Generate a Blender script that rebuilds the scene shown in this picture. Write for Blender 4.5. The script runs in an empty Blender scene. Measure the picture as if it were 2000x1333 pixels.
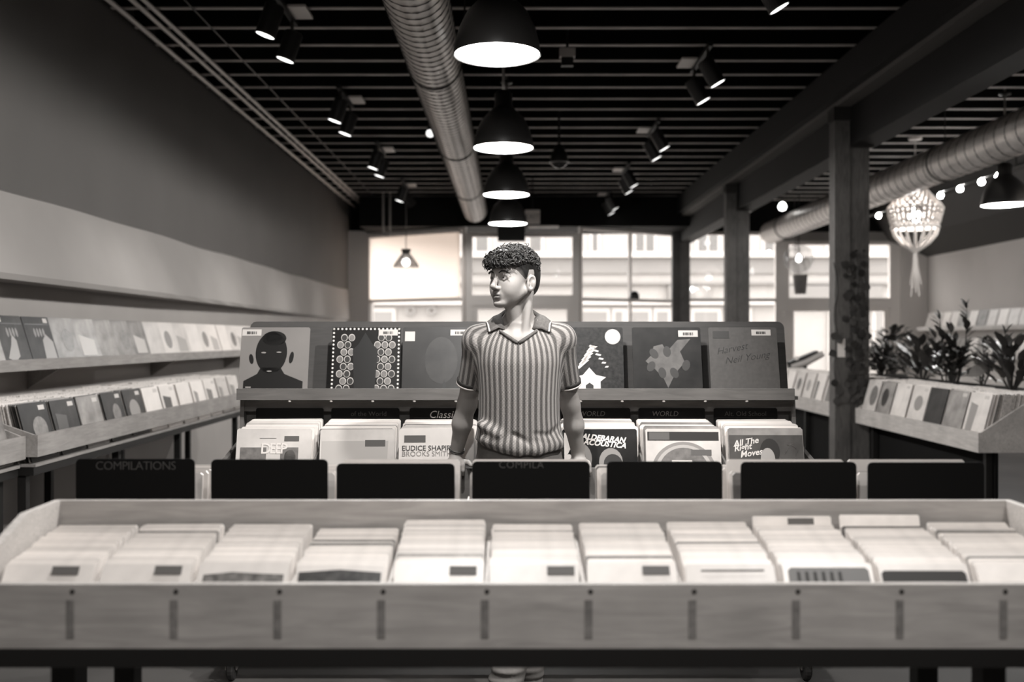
import bpy, math, random
import numpy as np
from mathutils import Vector, Matrix, Euler

random.seed(7)
np.random.seed(7)
scene = bpy.context.scene
COL = scene.collection
PI = math.pi

# ------------------------------------------------------------------ camera, world, exposure
FPX, VX, VY, CAMZ = 1944.0, 996.0, 660.0, 1.43      # focal length in px of a 2000 px wide frame, vanishing point, eye height
cam_data = bpy.data.cameras.new('camera')
cam = bpy.data.objects.new('camera', cam_data)
COL.objects.link(cam)
cam.location = (0, 0, CAMZ)
cam.rotation_euler = (PI / 2, 0, 0)
cam_data.sensor_width = 36.0
cam_data.lens = FPX / 2000.0 * 36.0
cam_data.shift_x = (1000 - VX) / 2000.0
cam_data.shift_y = -(666.5 - VY) / 2000.0
cam_data.clip_start = 0.05
cam_data.clip_end = 200
cam_data.dof.use_dof = True
cam_data.dof.focus_distance = 3.83
cam_data.dof.aperture_fstop = 2.0
scene.camera = cam

world = bpy.data.worlds.new('overcast sky')
scene.world = world
world.use_nodes = True
bg = world.node_tree.nodes['Background']
bg.inputs[0].default_value = (1.0, 0.985, 0.965, 1)
bg.inputs[1].default_value = 5.8

scene.view_settings.view_transform = 'Standard'
scene.view_settings.look = 'None'
scene.view_settings.exposure = 0.3
scene.view_settings.gamma = 1.0
scene.view_settings.use_curve_mapping = False

PENDANT_GLOW = 20.0        # radiance of the pendant diffusers
BULB_WATTS = 92.0         # bulb at each pendant's rim
TRACK_WATTS = 45.0         # each track head
TRACK_WATTS_NEAR = 95.0
KEY_WATTS = 470.0

# ------------------------------------------------------------------ helpers
def px(x, y, d):
    """world point seen at photo pixel x, y at distance d"""
    return Vector(((x - VX) / FPX * d, d, CAMZ - (y - VY) / FPX * d))

TINT = (1.0, 0.935, 0.885)
def col(g):
    return (g * TINT[0], g * TINT[1], g * TINT[2], 1)

MATS = {}
def mat(name, g, rough=0.6, metal=0.0, spec=0.4, var=None, grain=None, rnd=None, coat=0.0, bump=None):
    """procedural grey material. var=(scale, amount) mottling; grain=(scale, stretch, amount, axis) wood; rnd=(lo, hi) tone per object"""
    if name in MATS:
        return MATS[name]
    m = bpy.data.materials.new(name)
    m.use_nodes = True
    nt = m.node_tree
    b = nt.nodes['Principled BSDF']
    b.inputs['Base Color'].default_value = col(g)
    b.inputs['Roughness'].default_value = rough
    b.inputs['Metallic'].default_value = metal
    b.inputs['Specular IOR Level'].default_value = spec
    b.inputs['Coat Weight'].default_value = coat
    src = None
    def scaled(node_out, lo, hi):
        r = nt.nodes.new('ShaderNodeMapRange')
        r.inputs['From Min'].default_value = 0.3
        r.inputs['From Max'].default_value = 0.7
        r.inputs['To Min'].default_value = lo
        r.inputs['To Max'].default_value = hi
        nt.links.new(node_out, r.inputs['Value'])
        return r.outputs['Result']
    tc = nt.nodes.new('ShaderNodeTexCoord')
    if rnd:
        oi = nt.nodes.new('ShaderNodeObjectInfo')
        r = nt.nodes.new('ShaderNodeMapRange')
        r.inputs['To Min'].default_value = rnd[0]
        r.inputs['To Max'].default_value = rnd[1]
        nt.links.new(oi.outputs['Random'], r.inputs['Value'])
        src = r.outputs['Result']
    def mul(a, bb):
        mm = nt.nodes.new('ShaderNodeMath')
        mm.operation = 'MULTIPLY'
        nt.links.new(a, mm.inputs[0])
        nt.links.new(bb, mm.inputs[1])
        return mm.outputs[0]
    if var:
        n = nt.nodes.new('ShaderNodeTexNoise')
        n.inputs['Scale'].default_value = var[0]
        n.inputs['Detail'].default_value = 6
        nt.links.new(tc.outputs['Object'], n.inputs['Vector'])
        o = scaled(n.outputs['Fac'], 1 - var[1], 1 + var[1])
        src = o if src is None else mul(src, o)
    if grain:
        mp = nt.nodes.new('ShaderNodeMapping')
        sc = [grain[1]] * 3
        sc[grain[3]] = 1.0
        mp.inputs['Scale'].default_value = sc
        nt.links.new(tc.outputs['Object'], mp.inputs['Vector'])
        n = nt.nodes.new('ShaderNodeTexNoise')
        n.inputs['Scale'].default_value = grain[0]
        n.inputs['Detail'].default_value = 8
        n.inputs['Distortion'].default_value = 1.2
        nt.links.new(mp.outputs['Vector'], n.inputs['Vector'])
        o = scaled(n.outputs['Fac'], 1 - grain[2], 1 + grain[2])
        src = o if src is None else mul(src, o)
    if src is not None:
        comb = nt.nodes.new('ShaderNodeVectorMath')
        comb.operation = 'SCALE'
        comb.inputs[0].default_value = col(g)[:3]
        nt.links.new(src, comb.inputs['Scale'])
        nt.links.new(comb.outputs['Vector'], b.inputs['Base Color'])
    if bump:
        n = nt.nodes.new('ShaderNodeTexNoise')
        n.inputs['Scale'].default_value = bump[0]
        n.inputs['Detail'].default_value = 4
        nt.links.new(tc.outputs['Object'], n.inputs['Vector'])
        bp = nt.nodes.new('ShaderNodeBump')
        bp.inputs['Strength'].default_value = bump[1]
        bp.inputs['Distance'].default_value = bump[2]
        nt.links.new(n.outputs['Fac'], bp.inputs['Height'])
        nt.links.new(bp.outputs['Normal'], b.inputs['Normal'])
    MATS[name] = m
    return m

def glow(name, strength):
    if name in MATS:
        return MATS[name]
    m = bpy.data.materials.new(name)
    m.use_nodes = True
    nt = m.node_tree
    nt.nodes.clear()
    e = nt.nodes.new('ShaderNodeEmission')
    e.inputs[0].default_value = (1.0, 0.985, 0.965, 1)
    e.inputs[1].default_value = strength
    o = nt.nodes.new('ShaderNodeOutputMaterial')
    nt.links.new(e.outputs[0], o.inputs[0])
    MATS[name] = m
    return m

def clear_glass(name, gloss=0.06, tint=0.95):
    if name in MATS:
        return MATS[name]
    m = bpy.data.materials.new(name)
    m.use_nodes = True
    nt = m.node_tree
    nt.nodes.clear()
    t = nt.nodes.new('ShaderNodeBsdfTransparent')
    t.inputs[0].default_value = (tint, tint, tint, 1)
    g = nt.nodes.new('ShaderNodeBsdfGlossy')
    g.inputs['Roughness'].default_value = 0.02
    mx = nt.nodes.new('ShaderNodeMixShader')
    mx.inputs[0].default_value = gloss
    o = nt.nodes.new('ShaderNodeOutputMaterial')
    nt.links.new(t.outputs[0], mx.inputs[1])
    nt.links.new(g.outputs[0], mx.inputs[2])
    nt.links.new(mx.outputs[0], o.inputs[0])
    MATS[name] = m
    return m

def translucent(name, g, fac=0.6):
    if name in MATS:
        return MATS[name]
    m = bpy.data.materials.new(name)
    m.use_nodes = True
    nt = m.node_tree
    nt.nodes.clear()
    t = nt.nodes.new('ShaderNodeBsdfTranslucent')
    t.inputs[0].default_value = col(g)
    d = nt.nodes.new('ShaderNodeBsdfDiffuse')
    d.inputs[0].default_value = col(g)
    mx = nt.nodes.new('ShaderNodeMixShader')
    mx.inputs[0].default_value = fac
    o = nt.nodes.new('ShaderNodeOutputMaterial')
    nt.links.new(d.outputs[0], mx.inputs[1])
    nt.links.new(t.outputs[0], mx.inputs[2])
    nt.links.new(mx.outputs[0], o.inputs[0])
    MATS[name] = m
    return m

class MB:
    """collects boxes, tubes, lathes, prisms in world space; build() links them as ONE mesh object"""
    def __init__(self):
        self.v, self.f = [], []
    def raw(self, vs, fs):
        b = len(self.v)
        self.v.extend(tuple(p) for p in vs)
        self.f.extend(tuple(i + b for i in q) for q in fs)
        return self
    def box(self, x0, x1, y0, y1, z0, z1, M=None):
        vs = [Vector((x, y, z)) for x in (x0, x1) for y in (y0, y1) for z in (z0, z1)]
        if M is not None:
            vs = [M @ p for p in vs]
        return self.raw(vs, [(0, 1, 3, 2), (4, 6, 7, 5), (0, 4, 5, 1), (2, 3, 7, 6), (0, 2, 6, 4), (1, 5, 7, 3)])
    def bar(self, a, b, w, h, up=(0, 0, 1)):
        """box beam from a to b, w across, h along up"""
        a, b = Vector(a), Vector(b)
        d = (b - a).normalized()
        up = Vector(up)
        s = d.cross(up)
        if s.length < 1e-5:
            s = d.cross(Vector((1, 0, 0)))
        s.normalize()
        u = s.cross(d).normalized()
        vs = []
        for p in (a, b):
            for i, j in ((-1, -1), (1, -1), (1, 1), (-1, 1)):
                vs.append(p + s * (w / 2 * i) + u * (h / 2 * j))
        return self.raw(vs, [(0, 1, 2, 3), (7, 6, 5, 4), (0, 4, 5, 1), (1, 5, 6, 2), (2, 6, 7, 3), (3, 7, 4, 0)])
    def tube(self, pts, r, n=8, cap=True):
        pts = [Vector(p) for p in pts]
        rs = r if isinstance(r, (list, tuple)) else [r] * len(pts)
        rings, prev = [], None
        for i, p in enumerate(pts):
            d = (pts[min(i + 1, len(pts) - 1)] - pts[max(i - 1, 0)])
            d = d.normalized() if d.length > 1e-9 else Vector((0, 0, 1))
            if prev is None:
                ref = Vector((0, 0, 1)) if abs(d.z) < 0.9 else Vector((1, 0, 0))
                s = d.cross(ref).normalized()
            else:
                s = prev - d * prev.dot(d)
                s = s.normalized() if s.length > 1e-6 else d.orthogonal().normalized()
            prev = s
            u = d.cross(s)
            rings.append([p + (s * math.cos(2 * PI * k / n) + u * math.sin(2 * PI * k / n)) * rs[i] for k in range(n)])
        vs = [q for ring in rings for q in ring]
        fs = []
        for i in range(len(pts) - 1):
            for k in range(n):
                k2 = (k + 1) % n
                fs.append((i * n + k, i * n + k2, (i + 1) * n + k2, (i + 1) * n + k))
        if cap:
            fs.append(tuple(range(n - 1, -1, -1)))
            fs.append(tuple((len(pts) - 1) * n + k for k in range(n)))
        return self.raw(vs, fs)
    def lathe(self, prof, n=24, M=None, cap=False):
        """prof: (radius, z) pairs, turned about z"""
        M = M or Matrix.Identity(4)
        vs, fs = [], []
        for r, z in prof:
            for k in range(n):
                a = 2 * PI * k / n
                vs.append(M @ Vector((r * math.cos(a), r * math.sin(a), z)))
        for i in range(len(prof) - 1):
            for k in range(n):
                k2 = (k + 1) % n
                fs.append((i * n + k, i * n + k2, (i + 1) * n + k2, (i + 1) * n + k))
        if cap:
            fs.append(tuple(range(n - 1, -1, -1)))
            fs.append(tuple((len(prof) - 1) * n + k for k in range(n)))
        return self.raw(vs, fs)
    def prism(self, poly, M, depth):
        """poly of (u, v) in the plane of M's x and y, extruded along M's z"""
        n = len(poly)
        vs = [M @ Vector((u, v, 0)) for u, v in poly] + [M @ Vector((u, v, depth)) for u, v in poly]
        fs = [tuple(range(n - 1, -1, -1)), tuple(range(n, 2 * n))]
        fs += [(k, (k + 1) % n, n + (k + 1) % n, n + k) for k in range(n)]
        return self.raw(vs, fs)
    def build(self, name, m, parent=None, smooth=False, kind=None, label=None):
        off = Vector((0, 0, 0))
        if parent is not None:
            o = parent
            while o is not None:
                off += o.location
                o = o.parent
        me = bpy.data.meshes.new(name)
        me.from_pydata([(p[0] - off.x, p[1] - off.y, p[2] - off.z) for p in self.v], [], self.f)
        if smooth:
            me.polygons.foreach_set('use_smooth', [True] * len(me.polygons))
        me.materials.append(m)
        ob = bpy.data.objects.new(name, me)
        COL.objects.link(ob)
        if parent is not None:
            ob.parent = parent
        if kind:
            ob['kind'] = kind
        if label:
            ob['label'] = label
        return ob

def tag(o, label=None, cat=None, group=None, kind=None):
    if label: o['label'] = label
    if cat: o['category'] = cat
    if group: o['group'] = group
    if kind: o['kind'] = kind
    return o

def thing(name, loc, label, cat, group=None, kind=None):
    o = bpy.data.objects.new(name, None)
    o.empty_display_size = 0.1
    COL.objects.link(o)
    o.location = loc
    return tag(o, label, cat, group, kind)

def base(*pts):
    """world-space thing origin kept simple: a point rounded to mm"""
    return Vector(pts)

def copy_tree(o, parent=None):
    c = o.copy()
    COL.objects.link(c)
    c.parent = parent
    for ch in list(o.children):
        copy_tree(ch, c)
    return c

def text(body, size, M, m, parent, name='lettering', shear=0.0, align='CENTER', extrude=0.0004, offset=0.0, spacing=1.0):
    """flat lettering; M maps its x (along) and y (up) into the world"""
    cu = bpy.data.curves.new(name, 'FONT')
    cu.body = body
    cu.size = size
    cu.shear = shear
    cu.align_x = align
    cu.align_y = 'CENTER'
    cu.extrude = extrude
    cu.offset = offset
    cu.space_character = spacing
    cu.resolution_u = 3
    cu.materials.append(m)
    ob = bpy.data.objects.new(name, cu)
    COL.objects.link(ob)
    off = Vector((0, 0, 0))
    o = parent
    while o is not None:
        off += o.location
        o = o.parent
    ob.parent = parent
    ob.matrix_local = Matrix.Translation(-off) @ M
    return ob

def frame(origin, xdir, ydir):
    """4x4 with given x and y directions"""
    x = Vector(xdir).normalized()
    y = Vector(ydir).normalized()
    z = x.cross(y).normalized()
    M = Matrix((x, y, z)).transposed().to_4x4()
    M.translation = Vector(origin)
    return M

ORD = ['first', 'second', 'third', 'fourth', 'fifth', 'sixth', 'seventh', 'eighth', 'ninth', 'tenth', 'eleventh', 'twelfth',
       'thirteenth', 'fourteenth', 'fifteenth', 'sixteenth', 'seventeenth', 'eighteenth', 'nineteenth', 'twentieth',
       'twenty-first', 'twenty-second', 'twenty-third', 'twenty-fourth', 'twenty-fifth', 'twenty-sixth', 'twenty-seventh']

# ------------------------------------------------------------------ materials
black_metal = mat('black metal', 0.012, 0.45, spec=0.3)
black_board = mat('black board', 0.0055, 0.75, spec=0.12)
ply = mat('plywood', 0.34, 0.55, var=(6, 0.10), grain=(5, 9, 0.16, 0))
ply_y = mat('plywood long', 0.30, 0.55, var=(5, 0.12), grain=(5, 9, 0.16, 1))
ply_edge = mat('plywood edge', 0.42, 0.6, grain=(30, 6, 0.2, 0))
tenon_mat = mat('end grain', 0.17, 0.7, var=(60, 0.25))
rack_wood = mat('rack wood', 0.12, 0.6, var=(5, 0.10), grain=(5, 9, 0.15, 0))
white_paint = mat('white paint', 0.72, 0.6)
chalk = mat('chalk', 0.22, 0.9)
chalk_bright = mat('bright chalk', 0.5, 0.9)
steel = mat('steel', 0.45, 0.3, metal=0.9)
dark_steel = mat('dark steel', 0.06, 0.4, metal=0.6)
galv = mat('galvanised', 0.62, 0.36, metal=0.3, var=(14, 0.12))
seam_mat = mat('duct seam', 0.05, 0.5, metal=0.5)
# ------------------------------------------------------------------ the room
XL, XR, YB, YF, ZC = -3.1, 8.05, -3.2, 19.3, 4.34
def struct(mb, name, m, label, cat='wall', **k):
    return tag(mb.build(name, m, **k), label, cat, kind='structure')

wall_dark = mat('upper wall paint', 0.105, 0.75, spec=0.2, var=(1.2, 0.06))
wall_light = mat('lower wall paint', 0.36, 0.75, spec=0.2, var=(1.2, 0.06))
fascia_mat = mat('fascia paint', 0.29, 0.7, spec=0.2, var=(1.5, 0.06))
right_wall_m = mat('side wall paint', 0.48, 0.75, spec=0.2, var=(1.2, 0.06))
black_paint = mat('black paint', 0.007, 0.8, spec=0.15)
grey_frame = mat('grey frame paint', 0.72, 0.5)
dark_frame = mat('dark frame paint', 0.03, 0.5)
concrete = mat('polished concrete', 0.055, 0.6, var=(1.6, 0.25), spec=0.5)

struct(MB().box(XL - 0.2, XR + 0.2, YB - 0.2, YF + 0.3, -0.1, 0), 'floor', concrete, 'polished grey concrete floor of the record shop', 'floor')
wl = struct(MB().box(XL - 0.15, XL, YB, YF + 0.2, 0, 2.0), 'wall_left', wall_light, 'pale lower wall along the aisle behind the wall bins')
MB().box(XL - 0.15, XL, YB, YF + 0.2, 2.0, ZC).build('upper_wall', wall_dark, wl, label='darker grey upper part of the wall')
struct(MB().box(XR, XR + 0.15, YB, YF + 0.2, 0, ZC), 'wall_right', right_wall_m, 'grey side wall with record shelves at the far side')
struct(MB().box(XL, XR, YB - 0.15, YB, 0, ZC), 'wall_back', right_wall_m, 'plain wall behind the front bin')

# pale fascia board over the wall shelf, its top edge gently wavy, a shadow gap under it
m = MB()
N = 60
ys = [YB + (YF - YB) * i / N for i in range(N + 1)]
prof = []
for i, y in enumerate(ys):
    zt = 2.335 + 0.010 * math.sin(y * 2.4) * math.sin(y * 0.7 + 1)
    sag = 0.006 * math.sin(y * 9) if 8 < y < 12 else 0
    pj = 0.225 * min(1.0, max(0.12, (17.5 - y) / 9))
    prof += [(XL + 0.012, y, zt), (XL + 0.012 + pj * 0.25, y, zt - 0.02), (XL + 0.012 + pj + sag, y, 1.80), (XL + 0.010 + pj * 0.96, y, 1.765), (XL + 0.012, y, 1.765)]
fs = []
for i in range(N):
    for k in range(5):
        k2 = (k + 1) % 5
        fs.append((i * 5 + k, i * 5 + k2, (i + 1) * 5 + k2, (i + 1) * 5 + k))
m.raw(prof, fs)
struct(m, 'trim_1', fascia_mat, 'pale wavy-topped fascia board along the wall above the display shelf', 'trim')

# ceiling deck with joists
ceil = struct(MB().box(XL - 0.2, XR + 0.2, YB - 0.2, YF + 0.3, ZC, ZC + 0.15), 'ceiling', black_paint, 'black ceiling deck carried by a row of dark joists', 'ceiling')
lit_edge_m = mat('joist flange', 0.55, 0.6, var=(3, 0.2))  # pale strip: light on the joist undersides put into the colour
joist_mesh = lit_edge_mesh = None
j0 = 7.746
k = 0
y = j0 - 0.4886 * 22
while y < 18.9:
    if y > YB:
        if joist_mesh is None:
            jo = MB().box(XL, XR, -0.02, 0.02, -0.012, 0.328).build('joist', black_paint, ceil)
            fl = MB().box(XL, XR, -0.021, 0.021, -0.022, -0.012).build('painted_lit_edge', lit_edge_m, jo, label='pale lower edge of the joist')
            joist_mesh, lit_edge_mesh = jo.data, fl.data
            jo.location = (0, y, 4.012)
        else:
            jo = bpy.data.objects.new('joist', joist_mesh)
            COL.objects.link(jo)
            jo.parent = ceil
            jo.location = (0, y, 4.012)
            fl = bpy.data.objects.new('painted_lit_edge', lit_edge_mesh)
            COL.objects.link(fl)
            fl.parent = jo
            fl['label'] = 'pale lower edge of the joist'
    y += 0.4886

# long beam and its ledger, on three columns
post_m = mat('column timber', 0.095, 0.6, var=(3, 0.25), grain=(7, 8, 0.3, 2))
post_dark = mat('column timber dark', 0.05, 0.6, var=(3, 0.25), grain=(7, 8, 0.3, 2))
beam_m = mat('beam paint', 0.011, 0.7)
bm = struct(MB().box(3.245, 3.50, YB, YF, 3.26, 3.99), 'beam', beam_m, 'long black ceiling beam carried by the columns', 'beam')
MB().box(3.10, 3.245, YB, YF, 3.63, 3.67).build('ledger', mat('ledger', 0.14, 0.6), bm)
MB().box(3.02, 3.245, YB, YF, 3.67, 3.99).build('side_plank', beam_m, bm)
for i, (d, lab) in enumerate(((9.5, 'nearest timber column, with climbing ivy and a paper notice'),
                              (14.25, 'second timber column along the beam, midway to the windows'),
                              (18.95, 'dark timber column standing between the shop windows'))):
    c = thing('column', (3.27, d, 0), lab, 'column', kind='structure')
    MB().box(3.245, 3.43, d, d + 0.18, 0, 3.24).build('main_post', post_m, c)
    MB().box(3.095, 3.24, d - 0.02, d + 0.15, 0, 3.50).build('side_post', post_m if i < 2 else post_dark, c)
    MB().box(3.22, 3.47, d - 0.015, d + 0.2, 3.24, 3.262).build('cap_plate', dark_steel, c)
    MB().box(3.085, 3.25, d - 0.03, d + 0.16, 3.50, 3.63).build('bracket', dark_steel, c)
    if i == 0:
        for bx in (3.30, 3.375):
            MB().lathe([(0, -0.004), (0.012, -0.004), (0.012, 0.006), (0, 0.006)], 10,
                       frame((bx, d - 0.004, 2.26), (1, 0, 0), (0, 0, 1))).build('bolt', dark_steel, c)

# far end: header, returns, windows and doors
fw = struct(MB().box(XL, XR, YF, YF + 0.2, 3.48, ZC), 'wall_far', black_paint, 'black header wall above the shop windows')
MB().box(XL, -2.70, YF - 0.25, YF + 0.2, 0, 3.48).build('pilaster', mat('pilaster paint', 0.34, 0.7), fw, label='grey end return beside the window')
MB().box(7.55, XR, YF - 0.1, YF + 0.2, 0, 3.48).build('end_return', mat('end return paint', 0.6, 0.7), fw)
MB().box(5.2, 7.6, YF - 0.03, YF + 0.2, 3.30, 3.48).build('header_band', mat('header band', 0.3, 0.7), fw, label='grey band over the side door')
MB().box(XL, 5.2, YF - 0.02, YF + 0.15, 0, 0.5).build('sill_wall', wall_dark, fw)
# recessed entrance: its ceiling and the angled side windows
MB().box(-2.72, 3.24, 17.95, YF, 3.44, 3.50).build('entrance_soffit', black_paint, fw)
MB().box(-2.72, 3.24, 17.93, 17.99, 3.44, 3.98).build('entrance_header', black_paint, fw)

glass = clear_glass('window glass', 0.05, 0.97)
def bar_between(mb, a, b, z0, z1, w):
    """wall-like slab between plan points a and b from z0 to z1"""
    a, b = Vector((a[0], a[1], 0)), Vector((b[0], b[1], 0))
    d = (b - a).normalized()
    s = Vector((-d.y, d.x, 0)) * (w / 2)
    vs = [a - s, b - s, b + s, a + s]
    vs = [Vector((p.x, p.y, z0)) for p in vs] + [Vector((p.x, p.y, z1)) for p in vs]
    return mb.raw(vs, [(3, 2, 1, 0), (4, 5, 6, 7), (0, 1, 5, 4), (1, 2, 6, 5), (2, 3, 7, 6), (3, 0, 4, 7)])
def lerp2(a, b, t):
    return (a[0] + (b[0] - a[0]) * t, a[1] + (b[1] - a[1]) * t)
def window(name, a, b, z0, z1, rail, mull, lab, fm, fw_=0.07):
    w = thing(name, (a[0], a[1], z0), lab, 'window', kind='structure')
    L = math.hypot(b[0] - a[0], b[1] - a[1])
    e = fw_ / L
    bar_between(MB(), a, b, z1 - fw_, z1, 0.08).build('head_rail', fm, w)
    bar_between(MB(), a, b, z0, z0 + fw_, 0.08).build('sill', fm, w)
    for t0 in (0, 1 - e):
        bar_between(MB(), lerp2(a, b, t0), lerp2(a, b, t0 + e), z0 + fw_, z1 - fw_, 0.08).build('stile', fm, w)
    if rail:
        bar_between(MB(), lerp2(a, b, e), lerp2(a, b, 1 - e), rail - 0.03, rail + 0.03, 0.06).build('cross_rail', fm, w)
    for t in mull:
        bar_between(MB(), lerp2(a, b, t - 0.4 * e), lerp2(a, b, t + 0.4 * e), z0 + fw_, z1 - fw_, 0.06).build('mullion', fm, w)
    zs = [z0 + fw_, rail, z1 - fw_] if rail else [z0 + fw_, z1 - fw_]
    ts = [e] + list(mull) + [1 - e]
    for i in range(len(zs) - 1):
        for j in range(len(ts) - 1):
            bar_between(MB(), lerp2(a, b, ts[j]), lerp2(a, b, ts[j + 1]), zs[i], zs[i + 1], 0.008).build('pane', glass, w)
    return w
A1, B1 = (-2.70, 19.2), (-0.80, 18.02)
A2, B2 = (1.25, 18.02), (3.24, 19.25)
window('window_1', A1, B1, 0.5, 3.44, 2.13, [], 'angled shop window with a white blind, beside the grey pilaster', grey_frame, 0.06)
window('window_2', A2, B2, 0.5, 3.44, 2.13, [0.5], 'angled shop window with a thin mullion, beyond the door', grey_frame, 0.05)
window('window_3', (3.42, 19.3), (5.2, 19.3), 0.5, 3.48, 2.16, [], 'shop window between the far column and the side door', grey_frame, 0.06)
def door(name, x0, x1, d, head, top, lab, fm, stile):
    w = thing(name, (x0, d, 0), lab, 'door', kind='structure')
    MB().box(x0, x0 + stile, d - 0.05, d + 0.05, 0, top).build('jamb', fm, w)
    MB().box(x1 - stile, x1, d - 0.05, d + 0.05, 0, top).build('jamb', fm, w)
    MB().box(x0 + stile, x1 - stile, d - 0.05, d + 0.05, head, head + 0.18).build('transom_bar', fm, w)
    MB().box(x0 + stile, x1 - stile, d - 0.05, d + 0.05, top - 0.07, top).build('head_rail', fm, w)
    MB().box(x0 + stile, x1 - stile, d - 0.004, d + 0.004, head + 0.18, top - 0.07).build('pane', glass, w)
    a, b = x0 + stile, x1 - stile
    lf = MB().box(a, a + 0.1, d - 0.025, d + 0.025, 0.01, head).box(b - 0.1, b, d - 0.025, d + 0.025, 0.01, head).box(
        a + 0.1, b - 0.1, d - 0.025, d + 0.025, head - 0.08, head).box(a + 0.1, b - 0.1, d - 0.025, d + 0.025, 0.01, 0.25).build('door_leaf', fm, w)
    MB().box(a + 0.1, b - 0.1, d - 0.004, d + 0.004, 0.25, head - 0.08).build('door_glass', glass, lf)
    MB().tube([(a + 0.05, d - 0.06, 0.9), (a + 0.05, d - 0.06, 1.2)], 0.012).build('handle', steel, lf)
    return w
door('door_1', -0.80, 1.25, 18.0, 2.02, 3.32, 'glazed entrance door with a transom, right behind the young man', grey_frame, 0.12)
door('door_2', 5.2, 7.55, 19.3, 2.02, 3.30, 'pale framed side door by the plants', mat('pale frame paint', 0.75, 0.5), 0.2)
# roller blind in window 1
bl = thing('roller_blind', (A1[0], A1[1], 2.2), 'white roller blind drawn half down over the angled window', 'blind')
a, b = lerp2(A1, B1, 0.03), lerp2(A1, B1, 0.97)
off = 0.09
a2, b2 = (a[0] - off * 0.53, a[1] - off * 0.85), (b[0] - off * 0.53, b[1] - off * 0.85)
bar_between(MB(), a2, b2, 2.16, 3.34, 0.006).build('blind_cloth', translucent('blind cloth', 0.97, 0.95), bl)
MB().tube([(a2[0], a2[1], 3.37), (b2[0], b2[1], 3.37)], 0.04, 10).build('roller', white_paint, bl)
bar_between(MB(), a2, b2, 2.13, 2.16, 0.02).build('bottom_bar', grey_frame, bl)
# dark box over the entrance door
tag(MB().box(-0.22, 0.27, 17.78, 17.92, 3.16, 3.42).build('door_closer_box', black_metal), 'black box fixed over the entrance door behind the hair', 'box')

# soffit on the far side wall
struct(MB().prism([(XR, 2.99), (7.35, 3.30), (7.05, 3.75), (7.05, 4.0), (XR, 4.0)],
                  Matrix(((1, 0, 0, 0), (0, 0, -1, YF), (0, 1, 0, 0), (0, 0, 0, 1))), YF - YB), 'trim_2', mat('soffit paint', 0.05, 0.8),
       'dark sloping soffit along the far side wall', 'trim')

# ------------------------------------------------------------------ the street outside
bw = mat('facade paint', 0.29, 0.8, var=(0.6, 0.06))
bgray = mat('facade grey', 0.185, 0.8, var=(0.8, 0.06))
bwin = mat('facade window', 0.11, 0.3)
bwhite = mat('facade trim', 0.42, 0.7)
shopwin = mat('shop window grey', 0.19, 0.4)
tag(MB().box(-40, 50, 19.6, 60, -0.25, -0.12).build('street', mat('asphalt', 0.30, 0.9, var=(0.5, 0.1))), 'pale street outside the shop windows', 'street', kind='structure')
D = 36.0
fb = thing('building', (4, D, -0.12), 'pale facade across the street with dark upper windows', 'building')
MB().box(-14, 24, D, D + 6, -0.12, 7.4).build('facade', bw, fb)
MB().box(-14, 24, D - 0.35, D, 4.32, 4.52).build('cornice', bwhite, fb)
MB().box(-14, 24, D - 0.12, D, 3.75, 4.32).build('sign_band', bgray, fb)
MB().box(-14, 24, D - 0.22, D, 3.35, 3.45).build('ledge', bgray, fb)
MB().box(-14, 24, D - 0.3, D, 2.62, 2.72).build('awning_rail', bwhite, fb)
for x0, x1 in ((-6.2, -5.3), (-4.4, -3.5), (-1.22, -0.80), (0.72, 1.12), (2.98, 3.16), (4.55, 5.2), (6.8, 7.5), (9.2, 9.9), (11.5, 12.3), (14, 14.8)):
    w = MB().box(x0 - 0.1, x1 + 0.1, D - 0.08, D, 4.52, 5.45).build('window_frame', bwhite, fb)
    xm = (x0 + x1) / 2
    if x1 - x0 > 0.5:
        MB().box(x0, xm - 0.04, D - 0.10, D - 0.08, 4.56, 5.35).build('pane', bwin, w)
        MB().box(xm + 0.04, x1, D - 0.10, D - 0.08, 4.56, 5.35).build('pane', bwin, w)
    else:
        MB().box(x0, x1, D - 0.10, D - 0.08, 4.56, 5.35).build('pane', bwin, w)
for x0, x1 in ((-8.5, -7.3), (-4.9, -4.25), (2.55, 3.5), (3.8, 4.05), (4.3, 5.0), (5.3, 5.7), (6.65, 7.5), (8.0, 8.6), (11.6, 12.6), (13.2, 14.2)):
    w = MB().box(x0 - 0.12, x1 + 0.12, D - 0.1, D, 0.2, 2.5).build('shop_window_frame', bwhite, fb)
    MB().box(x0, x1, D - 0.13, D - 0.1, 0.3, 2.36).build('pane', shopwin, w)
for xx in (802, 843):
    c = px(xx, 608, D - 0.2)
    pts = [c + Vector((0.14 * math.cos(t * PI / 8), 0, 0.14 * math.sin(t * PI / 8))) for t in range(17)]
    MB().tube(pts, 0.045, 8).build('wreath', bgray, fb)
for x0, x1 in ((5.7, 7.2), (9.9, 13.4)):
    MB().box(x0, x1, D - 0.2, D, 2.75, 3.3).build('hoarding', bgray, fb)
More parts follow.
